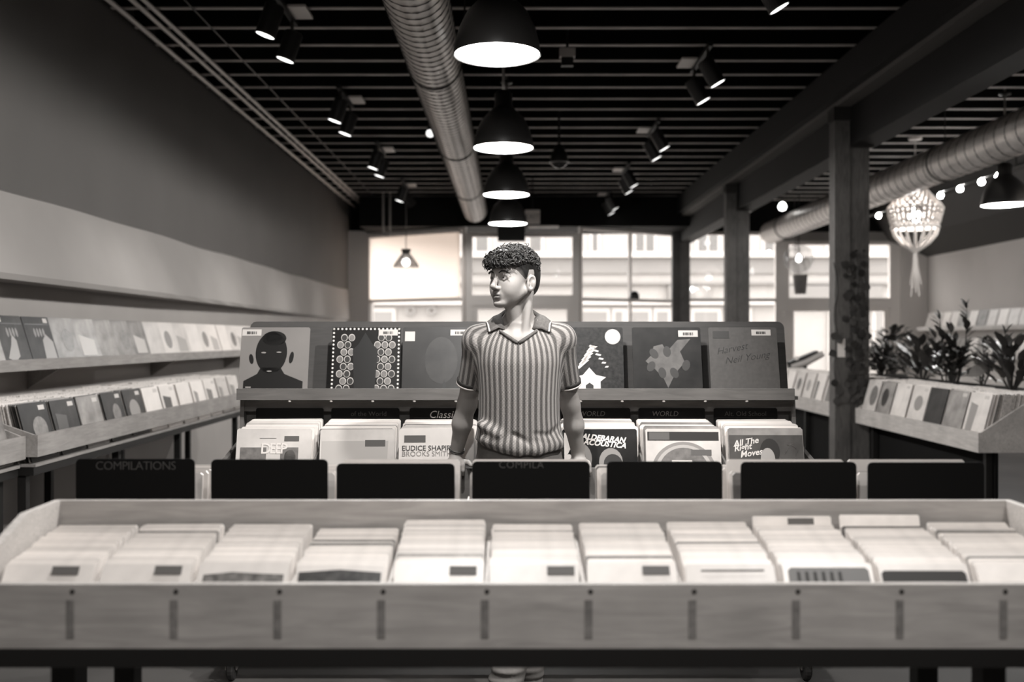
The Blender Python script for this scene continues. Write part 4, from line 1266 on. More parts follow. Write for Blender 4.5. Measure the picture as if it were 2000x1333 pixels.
for k, tone in enumerate(tl):
    yc = 5.94 + 0.335 * (k - 2)
    o = place('album_cover', lp_mesh[tone], -2.915, yc + random.uniform(-0.012, 0.012), 1.2597, PI / 2 + random.uniform(-0.10, 0.02), math.radians(17),
              '%s album cover, %s from the near end of the wall shelf' % (TONE[tone], ORD[k]), 'record', 'album covers on the wall shelf')
    if tone == 'dark':
        sticker(o, -0.11 if k == 2 else 0.11, 0.29, 0.05, 0.03, label_white, lab='white price label')
        flat(o, [(-0.14, 0.262), (0.14, 0.262), (0.14, 0.268), (-0.14, 0.268)], print_black, 'line')
        flat(o, [(-0.12, 0.05), (-0.04, 0.03), (0.02, 0.06), (0.03, 0.16), (-0.01, 0.20), (-0.05, 0.13)] if k == 2 else [(0.0, 0.03), (0.14, 0.03), (0.14, 0.15), (0.07, 0.2), (0.02, 0.16)],
             print_grey, 'pale_shape')
        for q in range(4):
            flat(o, ellipse(-0.05 + q * 0.035, 0.21, 0.013, 0.03, 12), print_mid, 'shape', front=0.0039)
    elif k % 3 == 1:
        flat(o, ellipse(random.uniform(-0.05, 0.05), 0.16, 0.07, 0.08, 16), random.choice((print_grey, print_mid)), 'print')
    elif k % 3 == 2:
        flat(o, [(-0.10, 0.05), (0.10, 0.05), (0.10, 0.16), (-0.10, 0.2)], mat('print pale', 0.42, 0.4), 'print')

# shelves with covers on the far side wall
for zi, z in enumerate((1.60, 1.13)):
    w = ('upper', 'lower')[zi]
    sh = thing('display_shelf', (7.9, 16, z), '%s display shelf of record covers on the far side wall' % w, 'shelf')
    MB().box(7.76, 7.78, 12.5, 19.0, z - 0.04, z + 0.03).build('shelf_lip', lipR, sh)
    MB().box(7.78, XR - 0.001, 12.5, 19.0, z - 0.03, z - 0.012).build('shelf_board', lipR, sh)
    for k in range(18):
        tone = random.choice(['white', 'white', 'cream', 'cream', 'grey', 'white'])
        place('album_cover', lp_mesh[tone], 7.835, 12.8 + 0.345 * k, z - 0.0100, -PI / 2 + random.uniform(-0.03, 0.03), math.radians(15),
              '%s cover, %s from near end, %s shelf of far side wall' % (TONE[tone], ORD[k], w), 'record', 'covers on the %s shelf of the far side wall' % w)

# ------------------------------------------------------------------ planter and plants
plx0, plx1 = 3.87, 4.20
pb = thing('planter_box', (4.03, 9.0, 0), 'long dark planter trough behind the bin of LPs', 'planter')
MB().box(plx0, plx0 + 0.02, 7.0, 11.3, 0.72, 1.02).build('front_board', mat('planter dark', 0.045, 0.7, var=(8, 0.4)), pb)
MB().box(plx1 - 0.02, plx1, 7.0, 11.3, 0.72, 1.02).build('back_board', mat('planter dark', 0.045, 0.7), pb)
for yy in (7.0, 11.28):
    MB().box(plx0 + 0.02, plx1 - 0.02, yy, yy + 0.02, 0.72, 1.02).build('end_board', mat('planter dark', 0.045, 0.7), pb)
MB().box(plx0 + 0.02, plx1 - 0.02, 7.02, 11.28, 0.72, 0.97).build('soil', mat('soil', 0.02, 0.95), pb)
for yy in (7.2, 9.1, 11.0):
    MB().box(plx0 + 0.05, plx1 - 0.05, yy, yy + 0.06, 0, 0.72).build('leg', black_metal, pb)

leaf_dark = mat('leaf dark', 0.035, 0.35, spec=0.5, rnd=(0.5, 1.7))
leaf_mid = mat('leaf mid', 0.085, 0.4, spec=0.5, rnd=(0.5, 1.7))
leaf_pale = mat('leaf pale', 0.30, 0.4, spec=0.5)
stem_m = mat('stem', 0.06, 0.6)
def leaf_mesh(L, W, m, fold=0.25, droop=0.15):
    st = [(0.0, 0.04), (0.25, 0.75), (0.5, 1.0), (0.75, 0.7), (1.0, 0.03)]
    vs, fs = [], []
    for t, w in st:
        z = -droop * L * t * t
        vs += [(-W / 2 * w, L * t, z + fold * W / 2 * w), (0, L * t, z), (W / 2 * w, L * t, z + fold * W / 2 * w)]
    for i in range(4):
        b = i * 3
        fs += [(b, b + 1, b + 4, b + 3), (b + 1, b + 2, b + 5, b + 4)]
    me = bpy.data.meshes.new('leaf')
    me.from_pydata(vs, [], fs)
    me.polygons.foreach_set('use_smooth', [True] * len(fs))
    me.materials.append(m)
    return me
LEAF = {('s', 'd'): leaf_mesh(0.115, 0.06, leaf_dark), ('m', 'd'): leaf_mesh(0.13, 0.055, leaf_dark), ('s', 'm'): leaf_mesh(0.13, 0.055, leaf_mid), ('m', 'm'): leaf_mesh(0.19, 0.065, leaf_mid),
        ('l', 'p'): leaf_mesh(0.24, 0.12, leaf_pale, 0.1, 0.3), ('ivy', 'd'): leaf_mesh(0.085, 0.085, leaf_dark, 0.1, 0.2)}
def add_leaf(root, me, p, d, up=(0, 0, 1), s=1.0):
    d = Vector(d).normalized()
    up = Vector(up)
    x = d.cross(up)
    x = x.normalized() if x.length > 1e-4 else Vector((1, 0, 0))
    z = x.cross(d)
    M = Matrix((x, d, z)).transposed().to_4x4()
    o = bpy.data.objects.new('leaf', me)
    COL.objects.link(o)
    o.parent = root
    o.matrix_local = Matrix.Translation(Vector(p) - root.location) @ M @ Matrix.Scale(s, 4)
    return o
rg = random.Random(11)
def pinnate(root, b, top, bend, me, n, s=1.0):
    """a stem with paired leaves"""
    b, top = Vector(b), Vector(top)
    pts = [b.lerp(top, t) + Vector(bend) * math.sin(PI * t) for t in (0, .2, .4, .6, .8, 1)]
    MB().tube(pts, [0.009, 0.008, 0.007, 0.006, 0.005, 0.003], 5).build('stem', stem_m, root)
    for i in range(n):
        t = 0.25 + 0.75 * i / (n - 1)
        q = min(int(t * 5), 4)
        p = pts[q].lerp(pts[q + 1], t * 5 - q)
        ax = (pts[q + 1] - pts[q]).normalized()
        side = Vector((math.cos(i * 2.6), math.sin(i * 2.6) * 0.6, 0)) * (1 if i % 2 else -1)
        add_leaf(root, me, p, side * 0.9 + ax * (0.7 + t * 0.5), s=s * rg.uniform(0.8, 1.15))
    add_leaf(root, me, pts[-1], (top - b).normalized(), s=s * 0.9)
def bush(root, c, r, h, me, n, upward=0.5, s=1.0):
    for i in range(n):
        a, t = rg.uniform(0, 2 * PI), rg.uniform(0.0, 1.0)
        rr = r * math.sqrt(rg.uniform(0.05, 1)) * (1 - 0.45 * t)
        p = Vector(c) + Vector((rr * 0.8 * math.cos(a), rr * 1.1 * math.sin(a), 0.09 + h * t))
        if i % 5 == 0:
            MB().tube([Vector(c), Vector(c).lerp(p, 0.5) + Vector((0, 0, 0.04)), p], [0.006, 0.005, 0.003], 4).build('stem', stem_m, root)
        add_leaf(root, me, p, (math.cos(a), math.sin(a), upward + rg.uniform(-0.5, 0.6)), s=s * rg.uniform(0.7, 1.2))
XP = 4.02
def at(xpix):
    return XP * FPX / (xpix - VX)
def plant(xpix, lab, name='plant'):
    d = at(xpix)
    return thing(name, (XP, d, 0.97), lab, 'plant', 'plants in the long trough'), Vector((XP, d, 0.97)), d / FPX
r, c, k = plant(1722, 'low dense dark-leaved plant in the trough, right beside the ivy column')
bush(r, c, 0.22, 0.22, LEAF['s', 'd'], 130)
pinnate(r, c, c + Vector((-0.16, 0.0, 0.60)), (0.0, 0, 0), LEAF['s', 'd'], 4, 0.8)
r = thing('potted_bush', (5.02, 13.1, 0), 'rounded dark bush in a tall pot, beyond the trough beside the ivy column', 'plant')
MB().lathe([(0.13, 0.0), (0.15, 0.02), (0.20, 0.95), (0.17, 0.95), (0.16, 0.88), (0.0, 0.88)], 24, Matrix.Translation((5.02, 13.1, 0))).build('pot', mat('pot dark', 0.05, 0.6), r, smooth=True)
bush(r, Vector((5.02, 13.1, 0.92)), 0.36, 0.52, LEAF['s', 'd'], 170, 0.6, 1.2)
r, c, k = plant(1800, 'mid-toned bushy plant with pointed upright leaves, in the middle of the trough')
bush(r, c, 0.26, 0.30, LEAF['m', 'm'], 95, 1.1)
r, c, k = plant(1860, 'tallest plant of the trough, with glossy paired leaves on upright stems')
for tx, h, bend in ((-0.10, 0.62, 0.0), (0.12, 0.72, 0.03), (-0.02, 0.50, -0.02), (0.05, 0.42, 0.05), (-0.17, 0.45, -0.03), (0.0, 0.36, 0.0)):
    pinnate(r, c + Vector((tx * 0.3, rg.uniform(-0.05, 0.05), 0)), c + Vector((tx, rg.uniform(-0.1, 0.1), h)), (bend, 0, 0), LEAF['s', 'd'], 15, 1.0)
bush(r, c, 0.22, 0.26, LEAF['s', 'd'], 90)
r, c, k = plant(1915, 'plant with one broad pale leaf, between the tall glossy plant and the trough end')
add_leaf(r, LEAF['l', 'p'], c + Vector((-0.13, -0.05, 0.13)), (0.85, 0.0, 0.55), (0, -1, 0.6), 0.9)['label'] = 'broad pale leaf'
for tx, h in ((0.02, 0.40), (0.10, 0.30), (-0.05, 0.26)):
    pinnate(r, c, c + Vector((tx, 0, h)), (0.02, 0, 0), LEAF['s', 'd'], 9, 0.8)
r, c, k = plant(1975, 'bushy plant with narrow streaked leaves at the near end of the trough')
bush(r, c, 0.28, 0.30, LEAF['m', 'm'], 90, 0.9)
pinnate(r, c, c + Vector((-0.05, 0, 0.48)), (0.03, 0, 0), LEAF['m', 'd'], 8, 0.8)
pinnate(r, c, c + Vector((0.16, 0, 0.42)), (0.03, 0, 0), LEAF['m', 'd'], 8, 0.8)

# ivy on the nearest column
iv = thing('climbing_ivy', (3.25, 9.46, 0.9), 'dark ivy climbing up the nearest timber column', 'plant')
for xs, z1 in ((3.30, 2.25), (3.10, 2.15), (3.38, 2.02)):
    pts = [(xs + 0.02 * math.sin(q * 1.7), 9.475, 0.75 + (z1 - 0.75) * q / 10) for q in range(11)]
    MB().tube(pts, 0.005, 4).build('vine', stem_m, iv)
for i in range(70):
    z = 0.85 + 1.35 * rg.random() ** 1.2
    edge = rg.random()
    xx = rg.uniform(3.20, 3.40) if edge > 0.13 else rg.uniform(3.07, 3.12)
    if z > 1.85 and edge < 0.13:
        continue
    add_leaf(iv, LEAF['ivy', 'd'], (xx, 9.466 - rg.uniform(0, 0.012), z), (rg.uniform(-1, 1), -0.10, rg.uniform(-0.9, 0.5)), (0, -1, 0.1), rg.uniform(0.7, 1.1))
# paper notice on the column
c0, c1 = px(1634, 662, 9.47), px(1649, 698, 9.47)
tag(MB().box(3.115, 3.19, 9.472, 9.4775, c1.z, c0.z).build('paper_notice', mat('notice paper', 0.75, 0.7)), 'white paper notice pinned low on the nearest column', 'notice')

# dark slanted device at the far bin
d = 13.2
c = px(1572, 706, d)
t = thing('listening_station', (c.x, d, 0.0), 'dark slanted desk device with a pale padded bar, above the bin beyond the column', 'device')
MB().tube([(c.x, d, 0.0), (c.x, d, c.z)], 0.03, 10).build('post', black_metal, t)
Mx = Matrix.Translation(c) @ Matrix.Rotation(math.radians(-22), 4, 'Y')
MB().box(-0.20, 0.20, -0.05, 0.12, -0.03, 0.07, Mx).build('body', black_metal, t)
MB().tube([c + Vector((-0.20, -0.09, -0.08)), c + Vector((-0.02, -0.10, -0.02)), c + Vector((0.21, -0.09, 0.10))], [0.04, 0.045, 0.04], 12).build('padded_bar', mat('padded bar', 0.35, 0.5), t)
MB().tube([c + Vector((-0.13, -0.06, 0.04)), c + Vector((-0.13, -0.075, 0.042))], 0.028, 14).build('knob', mat('knob', 0.6, 0.4), t)
# ------------------------------------------------------------------ the young man: surfaces grown from distance fields
class Field:
    def __init__(self, xs, ys, zs):
        self.x, self.y, self.z = [np.asarray(a, dtype=np.float32) for a in (xs, ys, zs)]
        self.F = np.full((len(xs), len(ys), len(zs)), 1.0, dtype=np.float32)
    def sub(self, lo, hi):
        sl = []
        for a, l, h in zip((self.x, self.y, self.z), lo, hi):
            i0 = max(int(np.searchsorted(a, l)) - 1, 0)
            i1 = min(int(np.searchsorted(a, h)) + 1, len(a))
            sl.append(slice(i0, max(i1, i0)))
        return tuple(sl)
    def op(self, fn, lo, hi, k=0.01, mode='add', m=0.05):
        lo = [v - m for v in lo]
        hi = [v + m for v in hi]
        s = self.sub(lo, hi)
        X = self.x[s[0]][:, None, None]
        Y = self.y[s[1]][None, :, None]
        Z = self.z[s[2]][None, None, :]
        d = fn(X, Y, Z).astype(np.float32)
        a = self.F[s]
        if mode == 'add':
            h = np.clip(0.5 + 0.5 * (a - d) / k, 0, 1)
            self.F[s] = a * (1 - h) + d * h - k * h * (1 - h)
        elif mode == 'cut':
            d = -d
            h = np.clip(0.5 - 0.5 * (a - d) / k, 0, 1)
            self.F[s] = a * (1 - h) + d * h + k * h * (1 - h)
    def cap(self, a, b, ra, rb, k=0.01, mode='add', m=0.05):
        a, b = np.array(a, float), np.array(b, float)
        ab = b - a
        L2 = float(ab @ ab) + 1e-12
        def fn(X, Y, Z):
            px_, py_, pz_ = X - a[0], Y - a[1], Z - a[2]
            t = np.clip((px_ * ab[0] + py_ * ab[1] + pz_ * ab[2]) / L2, 0, 1)
            return np.sqrt((px_ - t * ab[0]) ** 2 + (py_ - t * ab[1]) ** 2 + (pz_ - t * ab[2]) ** 2) - (ra + (rb - ra) * t)
        r = max(ra, rb)
        self.op(fn, np.minimum(a, b) - r, np.maximum(a, b) + r, k, mode, m)
    def ell(self, c, r, k=0.01, mode='add', R=None, m=0.05):
        """ellipsoid; R rows are its axes in world space"""
        c, r = np.array(c, float), np.array(r, float)
        R = np.eye(3) if R is None else np.array(R, float)
        def fn(X, Y, Z):
            dx, dy, dz = X - c[0], Y - c[1], Z - c[2]
            u = (R[0][0] * dx + R[0][1] * dy + R[0][2] * dz)
            v = (R[1][0] * dx + R[1][1] * dy + R[1][2] * dz)
            w = (R[2][0] * dx + R[2][1] * dy + R[2][2] * dz)
            k0 = np.sqrt((u / r[0]) ** 2 + (v / r[1]) ** 2 + (w / r[2]) ** 2)
            k1 = np.sqrt((u / r[0] ** 2) ** 2 + (v / r[1] ** 2) ** 2 + (w / r[2] ** 2) ** 2) + 1e-9
            return k0 * (k0 - 1.0) / k1
        e = r.max()
        self.op(fn, c - e, c + e, k, mode, m)
    def mesh(self):
        F = self.F
        ins = F < 0
        n = [s - 1 for s in F.shape]
        cnt = np.zeros(n, dtype=np.int8)
        corners = [(i, j, k) for i in (0, 1) for j in (0, 1) for k in (0, 1)]
        for i, j, k in corners:
            cnt += ins[i:i + n[0], j:j + n[1], k:k + n[2]]
        act = np.argwhere((cnt > 0) & (cnt < 8))
        idx = np.full(n, -1, dtype=np.int32)
        idx[act[:, 0], act[:, 1], act[:, 2]] = np.arange(len(act))
        ax = (self.x, self.y, self.z)
        val = {c: F[act[:, 0] + c[0], act[:, 1] + c[1], act[:, 2] + c[2]] for c in corners}
        pos = {c: np.stack([ax[q][act[:, q] + c[q]] for q in range(3)], 1) for c in corners}
        acc = np.zeros((len(act), 3))
        num = np.zeros(len(act))
        for c in corners:
            for q in range(3):
                if c[q] == 0:
                    e = tuple(1 if w == q else c[w] for w in range(3))
                    f0, f1 = val[c], val[e]
                    cr = (f0 < 0) != (f1 < 0)
                    t = np.where(cr, f0 / np.where(cr, f0 - f1, 1), 0)
                    acc += np.where(cr[:, None], pos[c] + (pos[e] - pos[c]) * t[:, None], 0)
                    num += cr
        V = acc / np.maximum(num, 1)[:, None]
        quads = []
        for q in range(3):
            o1, o2 = (q + 1) % 3, (q + 2) % 3
            s0 = [slice(None)] * 3
            s1 = [slice(None)] * 3
            s0[q], s1[q] = slice(0, -1), slice(1, None)
            a, b = ins[tuple(s0)], ins[tuple(s1)]
            e = np.argwhere(a != b)
            ok = (e[:, o1] > 0) & (e[:, o2] > 0) & (e[:, o1] < n[o1]) & (e[:, o2] < n[o2])
            e = e[ok]
            flip = a[e[:, 0], e[:, 1], e[:, 2]]
            def cell(d1, d2):
                w = e.copy()
                w[:, o1] += d1
                w[:, o2] += d2
                return idx[w[:, 0], w[:, 1], w[:, 2]]
            Q = np.stack([cell(-1, -1), cell(0, -1), cell(0, 0), cell(-1, 0)], 1)
            Q[~flip] = Q[~flip][:, ::-1]
            quads.append(Q)
        return V, np.concatenate(quads)

def np_mesh(name, V, Q, m, parent=None, origin=None, attr=None):
    off = np.zeros(3)
    if origin is not None:
        off = np.array(origin)
    elif parent is not None:
        off = np.array(parent.location)
    me = bpy.data.meshes.new(name)
    me.vertices.add(len(V))
    me.vertices.foreach_set('co', (V - off).astype(np.float32).ravel())
    me.loops.add(Q.size)
    me.loops.foreach_set('vertex_index', Q.astype(np.int32).ravel())
    me.polygons.add(len(Q))
    me.polygons.foreach_set('loop_start', np.arange(0, Q.size, 4, dtype=np.int32))
    me.update(calc_edges=True)
    me.validate()
    me.polygons.foreach_set('use_smooth', [True] * len(me.polygons))
    if attr is not None:
        for an, av in attr.items():
            at_ = me.attributes.new(an, 'FLOAT', 'POINT')
            at_.data.foreach_set('value', av.astype(np.float32))
    me.materials.append(m)
    o = bpy.data.objects.new(name, me)
    COL.objects.link(o)
    if parent is not None:
        o.parent = parent
    elif origin is not None:
        o.location = origin
    return o

def steps(*segs):
    """non-uniform grid axis from (start, end, step) runs"""
    out = []
    for a, b, s in segs:
        out += list(np.arange(a, b - s * 0.3, s))
    out.append(segs[-1][1])
    return out

# head frame: he looks over toward the wall shelf
YAW = math.radians(46)
HEAD = np.array((0.0155, 3.855, 1.660))
fv = np.array((-math.sin(YAW), -math.cos(YAW), 0.0))
lv = np.array((math.cos(YAW), -math.sin(YAW), 0.0))
uv_ = np.array((0.0, 0.0, 1.0))
RH = [fv, lv, uv_]
def H(f, s, u):
    return HEAD + fv * f + lv * s + uv_ * u
CX, CY = 0.036, 3.89

B = Field(steps((-0.36, -0.11, 0.005), (-0.11, 0.10, 0.0019), (0.10, 0.20, 0.003), (0.20, 0.40, 0.005)),
          steps((3.55, 3.72, 0.006), (3.72, 3.90, 0.0019), (3.90, 4.02, 0.003), (4.02, 4.22, 0.005)),
          steps((0.0, 0.82, 0.012), (0.82, 1.38, 0.0055), (1.38, 1.54, 0.003), (1.54, 1.71, 0.0019), (1.71, 1.82, 0.003)))
# --- head
B.ell(H(-0.016, 0, 0.032), (0.100, 0.077, 0.088), 0.01, R=RH)
B.ell(H(0.022, 0, 0.030), (0.068, 0.068, 0.070), 0.02, R=RH)          # forehead
B.ell(H(0.030, 0, -0.030), (0.058, 0.060, 0.072), 0.02, R=RH)         # mid face
B.ell(H(0.040, 0, -0.074), (0.046, 0.044, 0.036), 0.02, R=RH)         # muzzle and jaw
for s in (-1, 1):
    B.cap(H(0.000, s * 0.054, -0.050), H(0.070, s * 0.016, -0.096), 0.019, 0.016, 0.018)
    B.ell(H(0.050, s * 0.043, -0.026), (0.024, 0.018, 0.020), 0.030, R=RH)  # cheekbone
    B.ell(H(0.056, s * 0.032, -0.052), (0.026, 0.024, 0.026), 0.026, R=RH)
B.ell(H(0.080, 0, -0.099), (0.016, 0.020, 0.014), 0.014, R=RH)        # chin
B.cap(H(0.080, -0.030, 0.018), H(0.080, 0.030, 0.018), 0.011, 0.011, 0.014)   # brow
for s in (-1, 1):
    B.ell(H(0.093, s * 0.031, -0.001), (0.018, 0.0165, 0.011), 0.012, 'cut', R=RH)
    B.ell(H(0.0715, s * 0.031, 0.000), (0.0150, 0.0175, 0.0130), 0.006, R=RH)       # lids over the ball
    B.cap(H(0.0830, s * 0.018, 0.004), H(0.0870, s * 0.031, 0.0085), 0.0034, 0.0040, 0.004)
    B.cap(H(0.0870, s * 0.031, 0.0085), H(0.0770, s * 0.046, 0.003), 0.0040, 0.0034, 0.004)
    B.cap(H(0.0815, s * 0.018, -0.006), H(0.0840, s * 0.032, -0.0095), 0.0030, 0.0032, 0.004)
    B.cap(H(0.0840, s * 0.032, -0.0095), H(0.0760, s * 0.046, -0.002), 0.0032, 0.0030, 0.004)
# nose
B.cap(H(0.084, 0, 0.010), H(0.109, 0, -0.033), 0.0085, 0.0100, 0.010)
B.ell(H(0.1085, 0, -0.0355), (0.0110, 0.0105, 0.0090), 0.008, R=RH)
for s in (-1, 1):
    B.ell(H(0.0970, s * 0.0120, -0.0415), (0.0120, 0.0065, 0.0075), 0.007, R=RH)
    B.ell(H(0.1045, s * 0.0075, -0.0505), (0.0055, 0.0035, 0.0035), 0.003, 'cut', R=RH)
# mouth
B.ell(H(0.082, 0, -0.070), (0.014, 0.026, 0.019), 0.012, R=RH)
B.cap(H(0.0935, -0.010, -0.0655), H(0.0935, 0.010, -0.0655), 0.0055, 0.0055, 0.004)
for s in (-1, 1):
    B.cap(H(0.0935, s * 0.008, -0.0655), H(0.0800, s * 0.026, -0.0695), 0.0052, 0.0028, 0.004)
    B.cap(H(0.0925, s * 0.006, -0.0765), H(0.0800, s * 0.025, -0.0705), 0.0066, 0.0028, 0.004)
B.cap(H(0.0925, -0.006, -0.0765), H(0.0925, 0.006, -0.0765), 0.0066, 0.0066, 0.004)
for s in (-1, 1):
    B.cap(H(0.1005, 0, -0.0708), H(0.0825, s * 0.028, -0.0704), 0.0016, 0.0015, 0.004, 'cut')
B.ell(H(0.096, 0, -0.0885), (0.008, 0.018, 0.004), 0.008, 'cut', R=RH)
# ears
for s in (-1, 1):
    eo = fv * 0.30 + lv * (s * 0.954)
    ef = fv * 0.954 - lv * (s * 0.30)
    ef2 = ef * 0.97 + uv_ * 0.22
    eu = uv_ * 0.97 - ef * 0.22
    RE = [ef2, eo, eu]
    c = H(-0.016, s * 0.079, -0.022)
    B.ell(c, (0.019, 0.0095, 0.033), 0.006, R=RE)
    B.ell(c + eo * 0.0095 + ef * 0.002 + uv_ * 0.003, (0.0130, 0.0105, 0.0245), 0.003, 'cut', R=RE)
    B.ell(c + eo * 0.001 - uv_ * 0.002 - ef * 0.006, (0.006, 0.007, 0.014), 0.004, R=RE)
    B.ell(c + ef * 0.012 - uv_ * 0.004, (0.004, 0.006, 0.007), 0.004, R=RE)
# --- neck and trunk
NB = np.array((CX - 0.002, 3.905, 1.455))
B.cap(H(-0.032, 0, -0.060), NB, 0.048, 0.059, 0.016)
B.cap(H(-0.035, 0.050, -0.055), np.array((CX + 0.020, 3.825, 1.430)), 0.016, 0.012, 0.02)
B.cap(H(-0.035, -0.050, -0.055), np.array((CX - 0.016, 3.825, 1.430)), 0.014, 0.012, 0.02)
B.cap(H(0.024, 0, -0.092), H(-0.004, 0, -0.165), 0.020, 0.028, 0.018)
for s in (-1, 1):
    B.cap(NB + (s * 0.02, 0.01, 0.03), np.array((CX + s * 0.155, 3.90, 1.425)), 0.038, 0.048, 0.03)
    B.cap(np.array((CX + s * 0.02, 3.822, 1.425)), np.array((CX + s * 0.13, 3.86, 1.452)), 0.012, 0.010, 0.02)
TOR = [(0.90, .140, .090, 3.945), (0.98, .140, .090, 3.94), (1.06, .140, .092, 3.92), (1.15, .143, .098, 3.905), (1.25, .147, .104, 3.893), (1.33, .156, .108, 3.89),
       (1.40, .155, .095, 3.893), (1.44, .13, .075, 3.895), (1.47, .08, .055, 3.90)]
def loft(table, grow=0.0, power=2.3, zlo=None):
    t = np.array(table)
    zz = np.arange(t[0, 0] - 0.2, t[-1, 0] + 0.2, 0.004)
    kern = np.exp(-0.5 * (np.arange(-12, 13) * 0.004 / 0.016) ** 2)
    kern /= kern.sum()
    sm = [np.convolve(np.pad(np.interp(zz, t[:, 0], t[:, c]), 12, mode='edge'), kern, mode='valid') for c in (1, 2, 3)]
    def fn(X, Y, Z):
        a = np.interp(Z, zz, sm[0]) + grow
        b = np.interp(Z, zz, sm[1]) + grow
        cy = np.interp(Z, zz, sm[2])
        q = (np.abs((X - CX) / a) ** power + np.abs((Y - cy) / b) ** power) ** (1 / power)
        d = (q - 1) * np.minimum(a, b)
        d = np.maximum(d, Z - t[-1, 0] - grow)
        return np.maximum(d, t[0, 0] - Z)
    return fn
B.op(loft(TOR), (CX - .2, 3.75, .88), (CX + .2, 4.08, 1.50), 0.03)
# --- arms, leaning back on the rack lip
SH = {-1: np.array((CX - .160, 3.900, 1.415)), 1: np.array((CX + .160, 3.900, 1.420))}
EL = {-1: np.array((-.172, 4.015, 1.165)), 1: np.array((.243, 4.015, 1.160))}
WR = {-1: np.array((-.222, 4.100, 0.955)), 1: np.array((.281, 4.095, 0.945))}
LIPZ = 0.895
for s in (-1, 1):
    B.cap(SH[s], EL[s], 0.048, 0.037, 0.02)
    mid = SH[s].copy() * 0.5 + EL[s] * 0.5 + np.array((0, 0.008, 0))
    B.ell(mid, (0.044, 0.048, 0.09), 0.02)
    B.cap(EL[s], EL[s] * 0.6 + WR[s] * 0.4 + np.array((s * 0.004, 0, 0)), 0.037, 0.039, 0.02)
    B.cap(EL[s] * 0.6 + WR[s] * 0.4, WR[s], 0.038, 0.0255, 0.02)
    # hand: palm on the lip, fingers curling over its front edge, thumb leaving the side of the palm
    pc = np.array((WR[s][0] + s * 0.004, 4.088, 0.918))
    B.cap(WR[s], pc + (0, -0.008, 0.004), 0.026, 0.024, 0.012)
    B.ell(pc + (0, -0.004, 0.0), (0.042, 0.040, 0.018), 0.012)
    for i, (dx, ln) in enumerate(((-0.033, 0.90), (-0.011, 1.0), (0.011, 0.96), (0.032, 0.80))):
        if s > 0:
            dx = -dx
        k0 = pc + (dx, -0.034, 0.003)
        k1 = pc + (dx * 1.08, -0.034 - 0.022 * ln, -0.006)
        k2 = k1 + (dx * 0.04, -0.004, -0.026 * ln)
        k3 = k2 + (0, 0.008, -0.020 * ln)
        B.cap(k0, k1, 0.0105, 0.0098, 0.006)
        B.cap(k1, k2, 0.0096, 0.0088, 0.004)
        B.cap(k2, k3, 0.0088, 0.0076, 0.004)
    t0 = pc + (-s * 0.030, 0.006, 0.0)
    t1 = t0 + (-s * 0.026, -0.020, 0.0)
    t2 = t1 + (-s * 0.012, -0.026, -0.008)
    B.cap(t0, t1, 0.0135, 0.0115, 0.008)
    B.cap(t1, t2, 0.0112, 0.0090, 0.004)
# --- legs inside the trousers
HIP = {-1: np.array((CX - .082, 3.945, .90)), 1: np.array((CX + .082, 3.945, .90))}
KN = {-1: np.array((0.010, 3.84, .49)), 1: np.array((0.085, 3.80, .49))}
AN = {-1: np.array((0.068, 3.86, .10)), 1: np.array((-0.012, 3.70, .11))}
for s in (-1, 1):
    B.cap(HIP[s], KN[s], 0.075, 0.050, 0.03)
    B.cap(KN[s], AN[s], 0.050, 0.036, 0.02)
    B.cap(AN[s], AN[s] + (-0.004 * s, -0.10, -0.055), 0.034, 0.028, 0.02)
V, Q = B.mesh()
skin = bpy.data.materials.new('skin')
skin.use_nodes = True
nt = skin.node_tree
pb_ = nt.nodes['Principled BSDF']
pb_.inputs['Roughness'].default_value = 0.56
pb_.inputs['Specular IOR Level'].default_value = 0.3
pb_.inputs['Subsurface Weight'].default_value = 0.08
pb_.inputs['Subsurface Radius'].default_value = (0.012, 0.008, 0.006)
pb_.inputs['Subsurface Scale'].default_value = 0.3
at_n = nt.nodes.new('ShaderNodeAttribute')
at_n.attribute_name = 'lip'
mixc = nt.nodes.new('ShaderNodeMix')
mixc.data_type = 'RGBA'
mixc.inputs['A'].default_value = col(0.31)
mixc.inputs['B'].default_value = col(0.14)
nt.links.new(at_n.outputs['Fac'], mixc.inputs['Factor'])
nt.links.new(mixc.outputs['Result'], pb_.inputs['Base Color'])
hf = (V - HEAD) @ fv
hs = (V - HEAD) @ lv
hu = V[:, 2] - HEAD[2]
lip = np.clip(1.3 - np.sqrt((hs / 0.024) ** 2 + ((hu + 0.0710) / 0.0115) ** 2), 0, 1) * (hf > 0.07)
lip = np.clip(lip * 2.2, 0, 1)
body = np_mesh('person', V, Q, skin, origin=(CX, 3.86, 0.0), attr={'lip': lip})
tag(body, 'young man with curly hair in a striped knit polo shirt, leaning back and looking aside', 'person')

# --- eyes
for s in (-1, 1):
    c = H(0.0735, s * 0.031, 0.000)
    R = 0.0133
    look = (fv * 0.96 - lv * 0.10 - uv_ * 0.05)
    look /= np.linalg.norm(look)
    zx = Vector(look)
    M = Vector((0, 0, 1)).rotation_difference(zx).to_matrix().to_4x4()
    M.translation = Vector(c)
    e = MB().lathe([(R * math.sin(PI * q / 10), -R * math.cos(PI * q / 10)) for q in range(11)], 16, M).build('eye', mat('eye white', 0.36, 0.2, spec=0.6), body, smooth=True)
    MB().lathe([(0.0, R * 1.02), (0.0032, R * 0.99), (0.0060, R * 0.91)], 14, M).build('iris', mat('iris', 0.02, 0.15, spec=0.7), e, smooth=True)

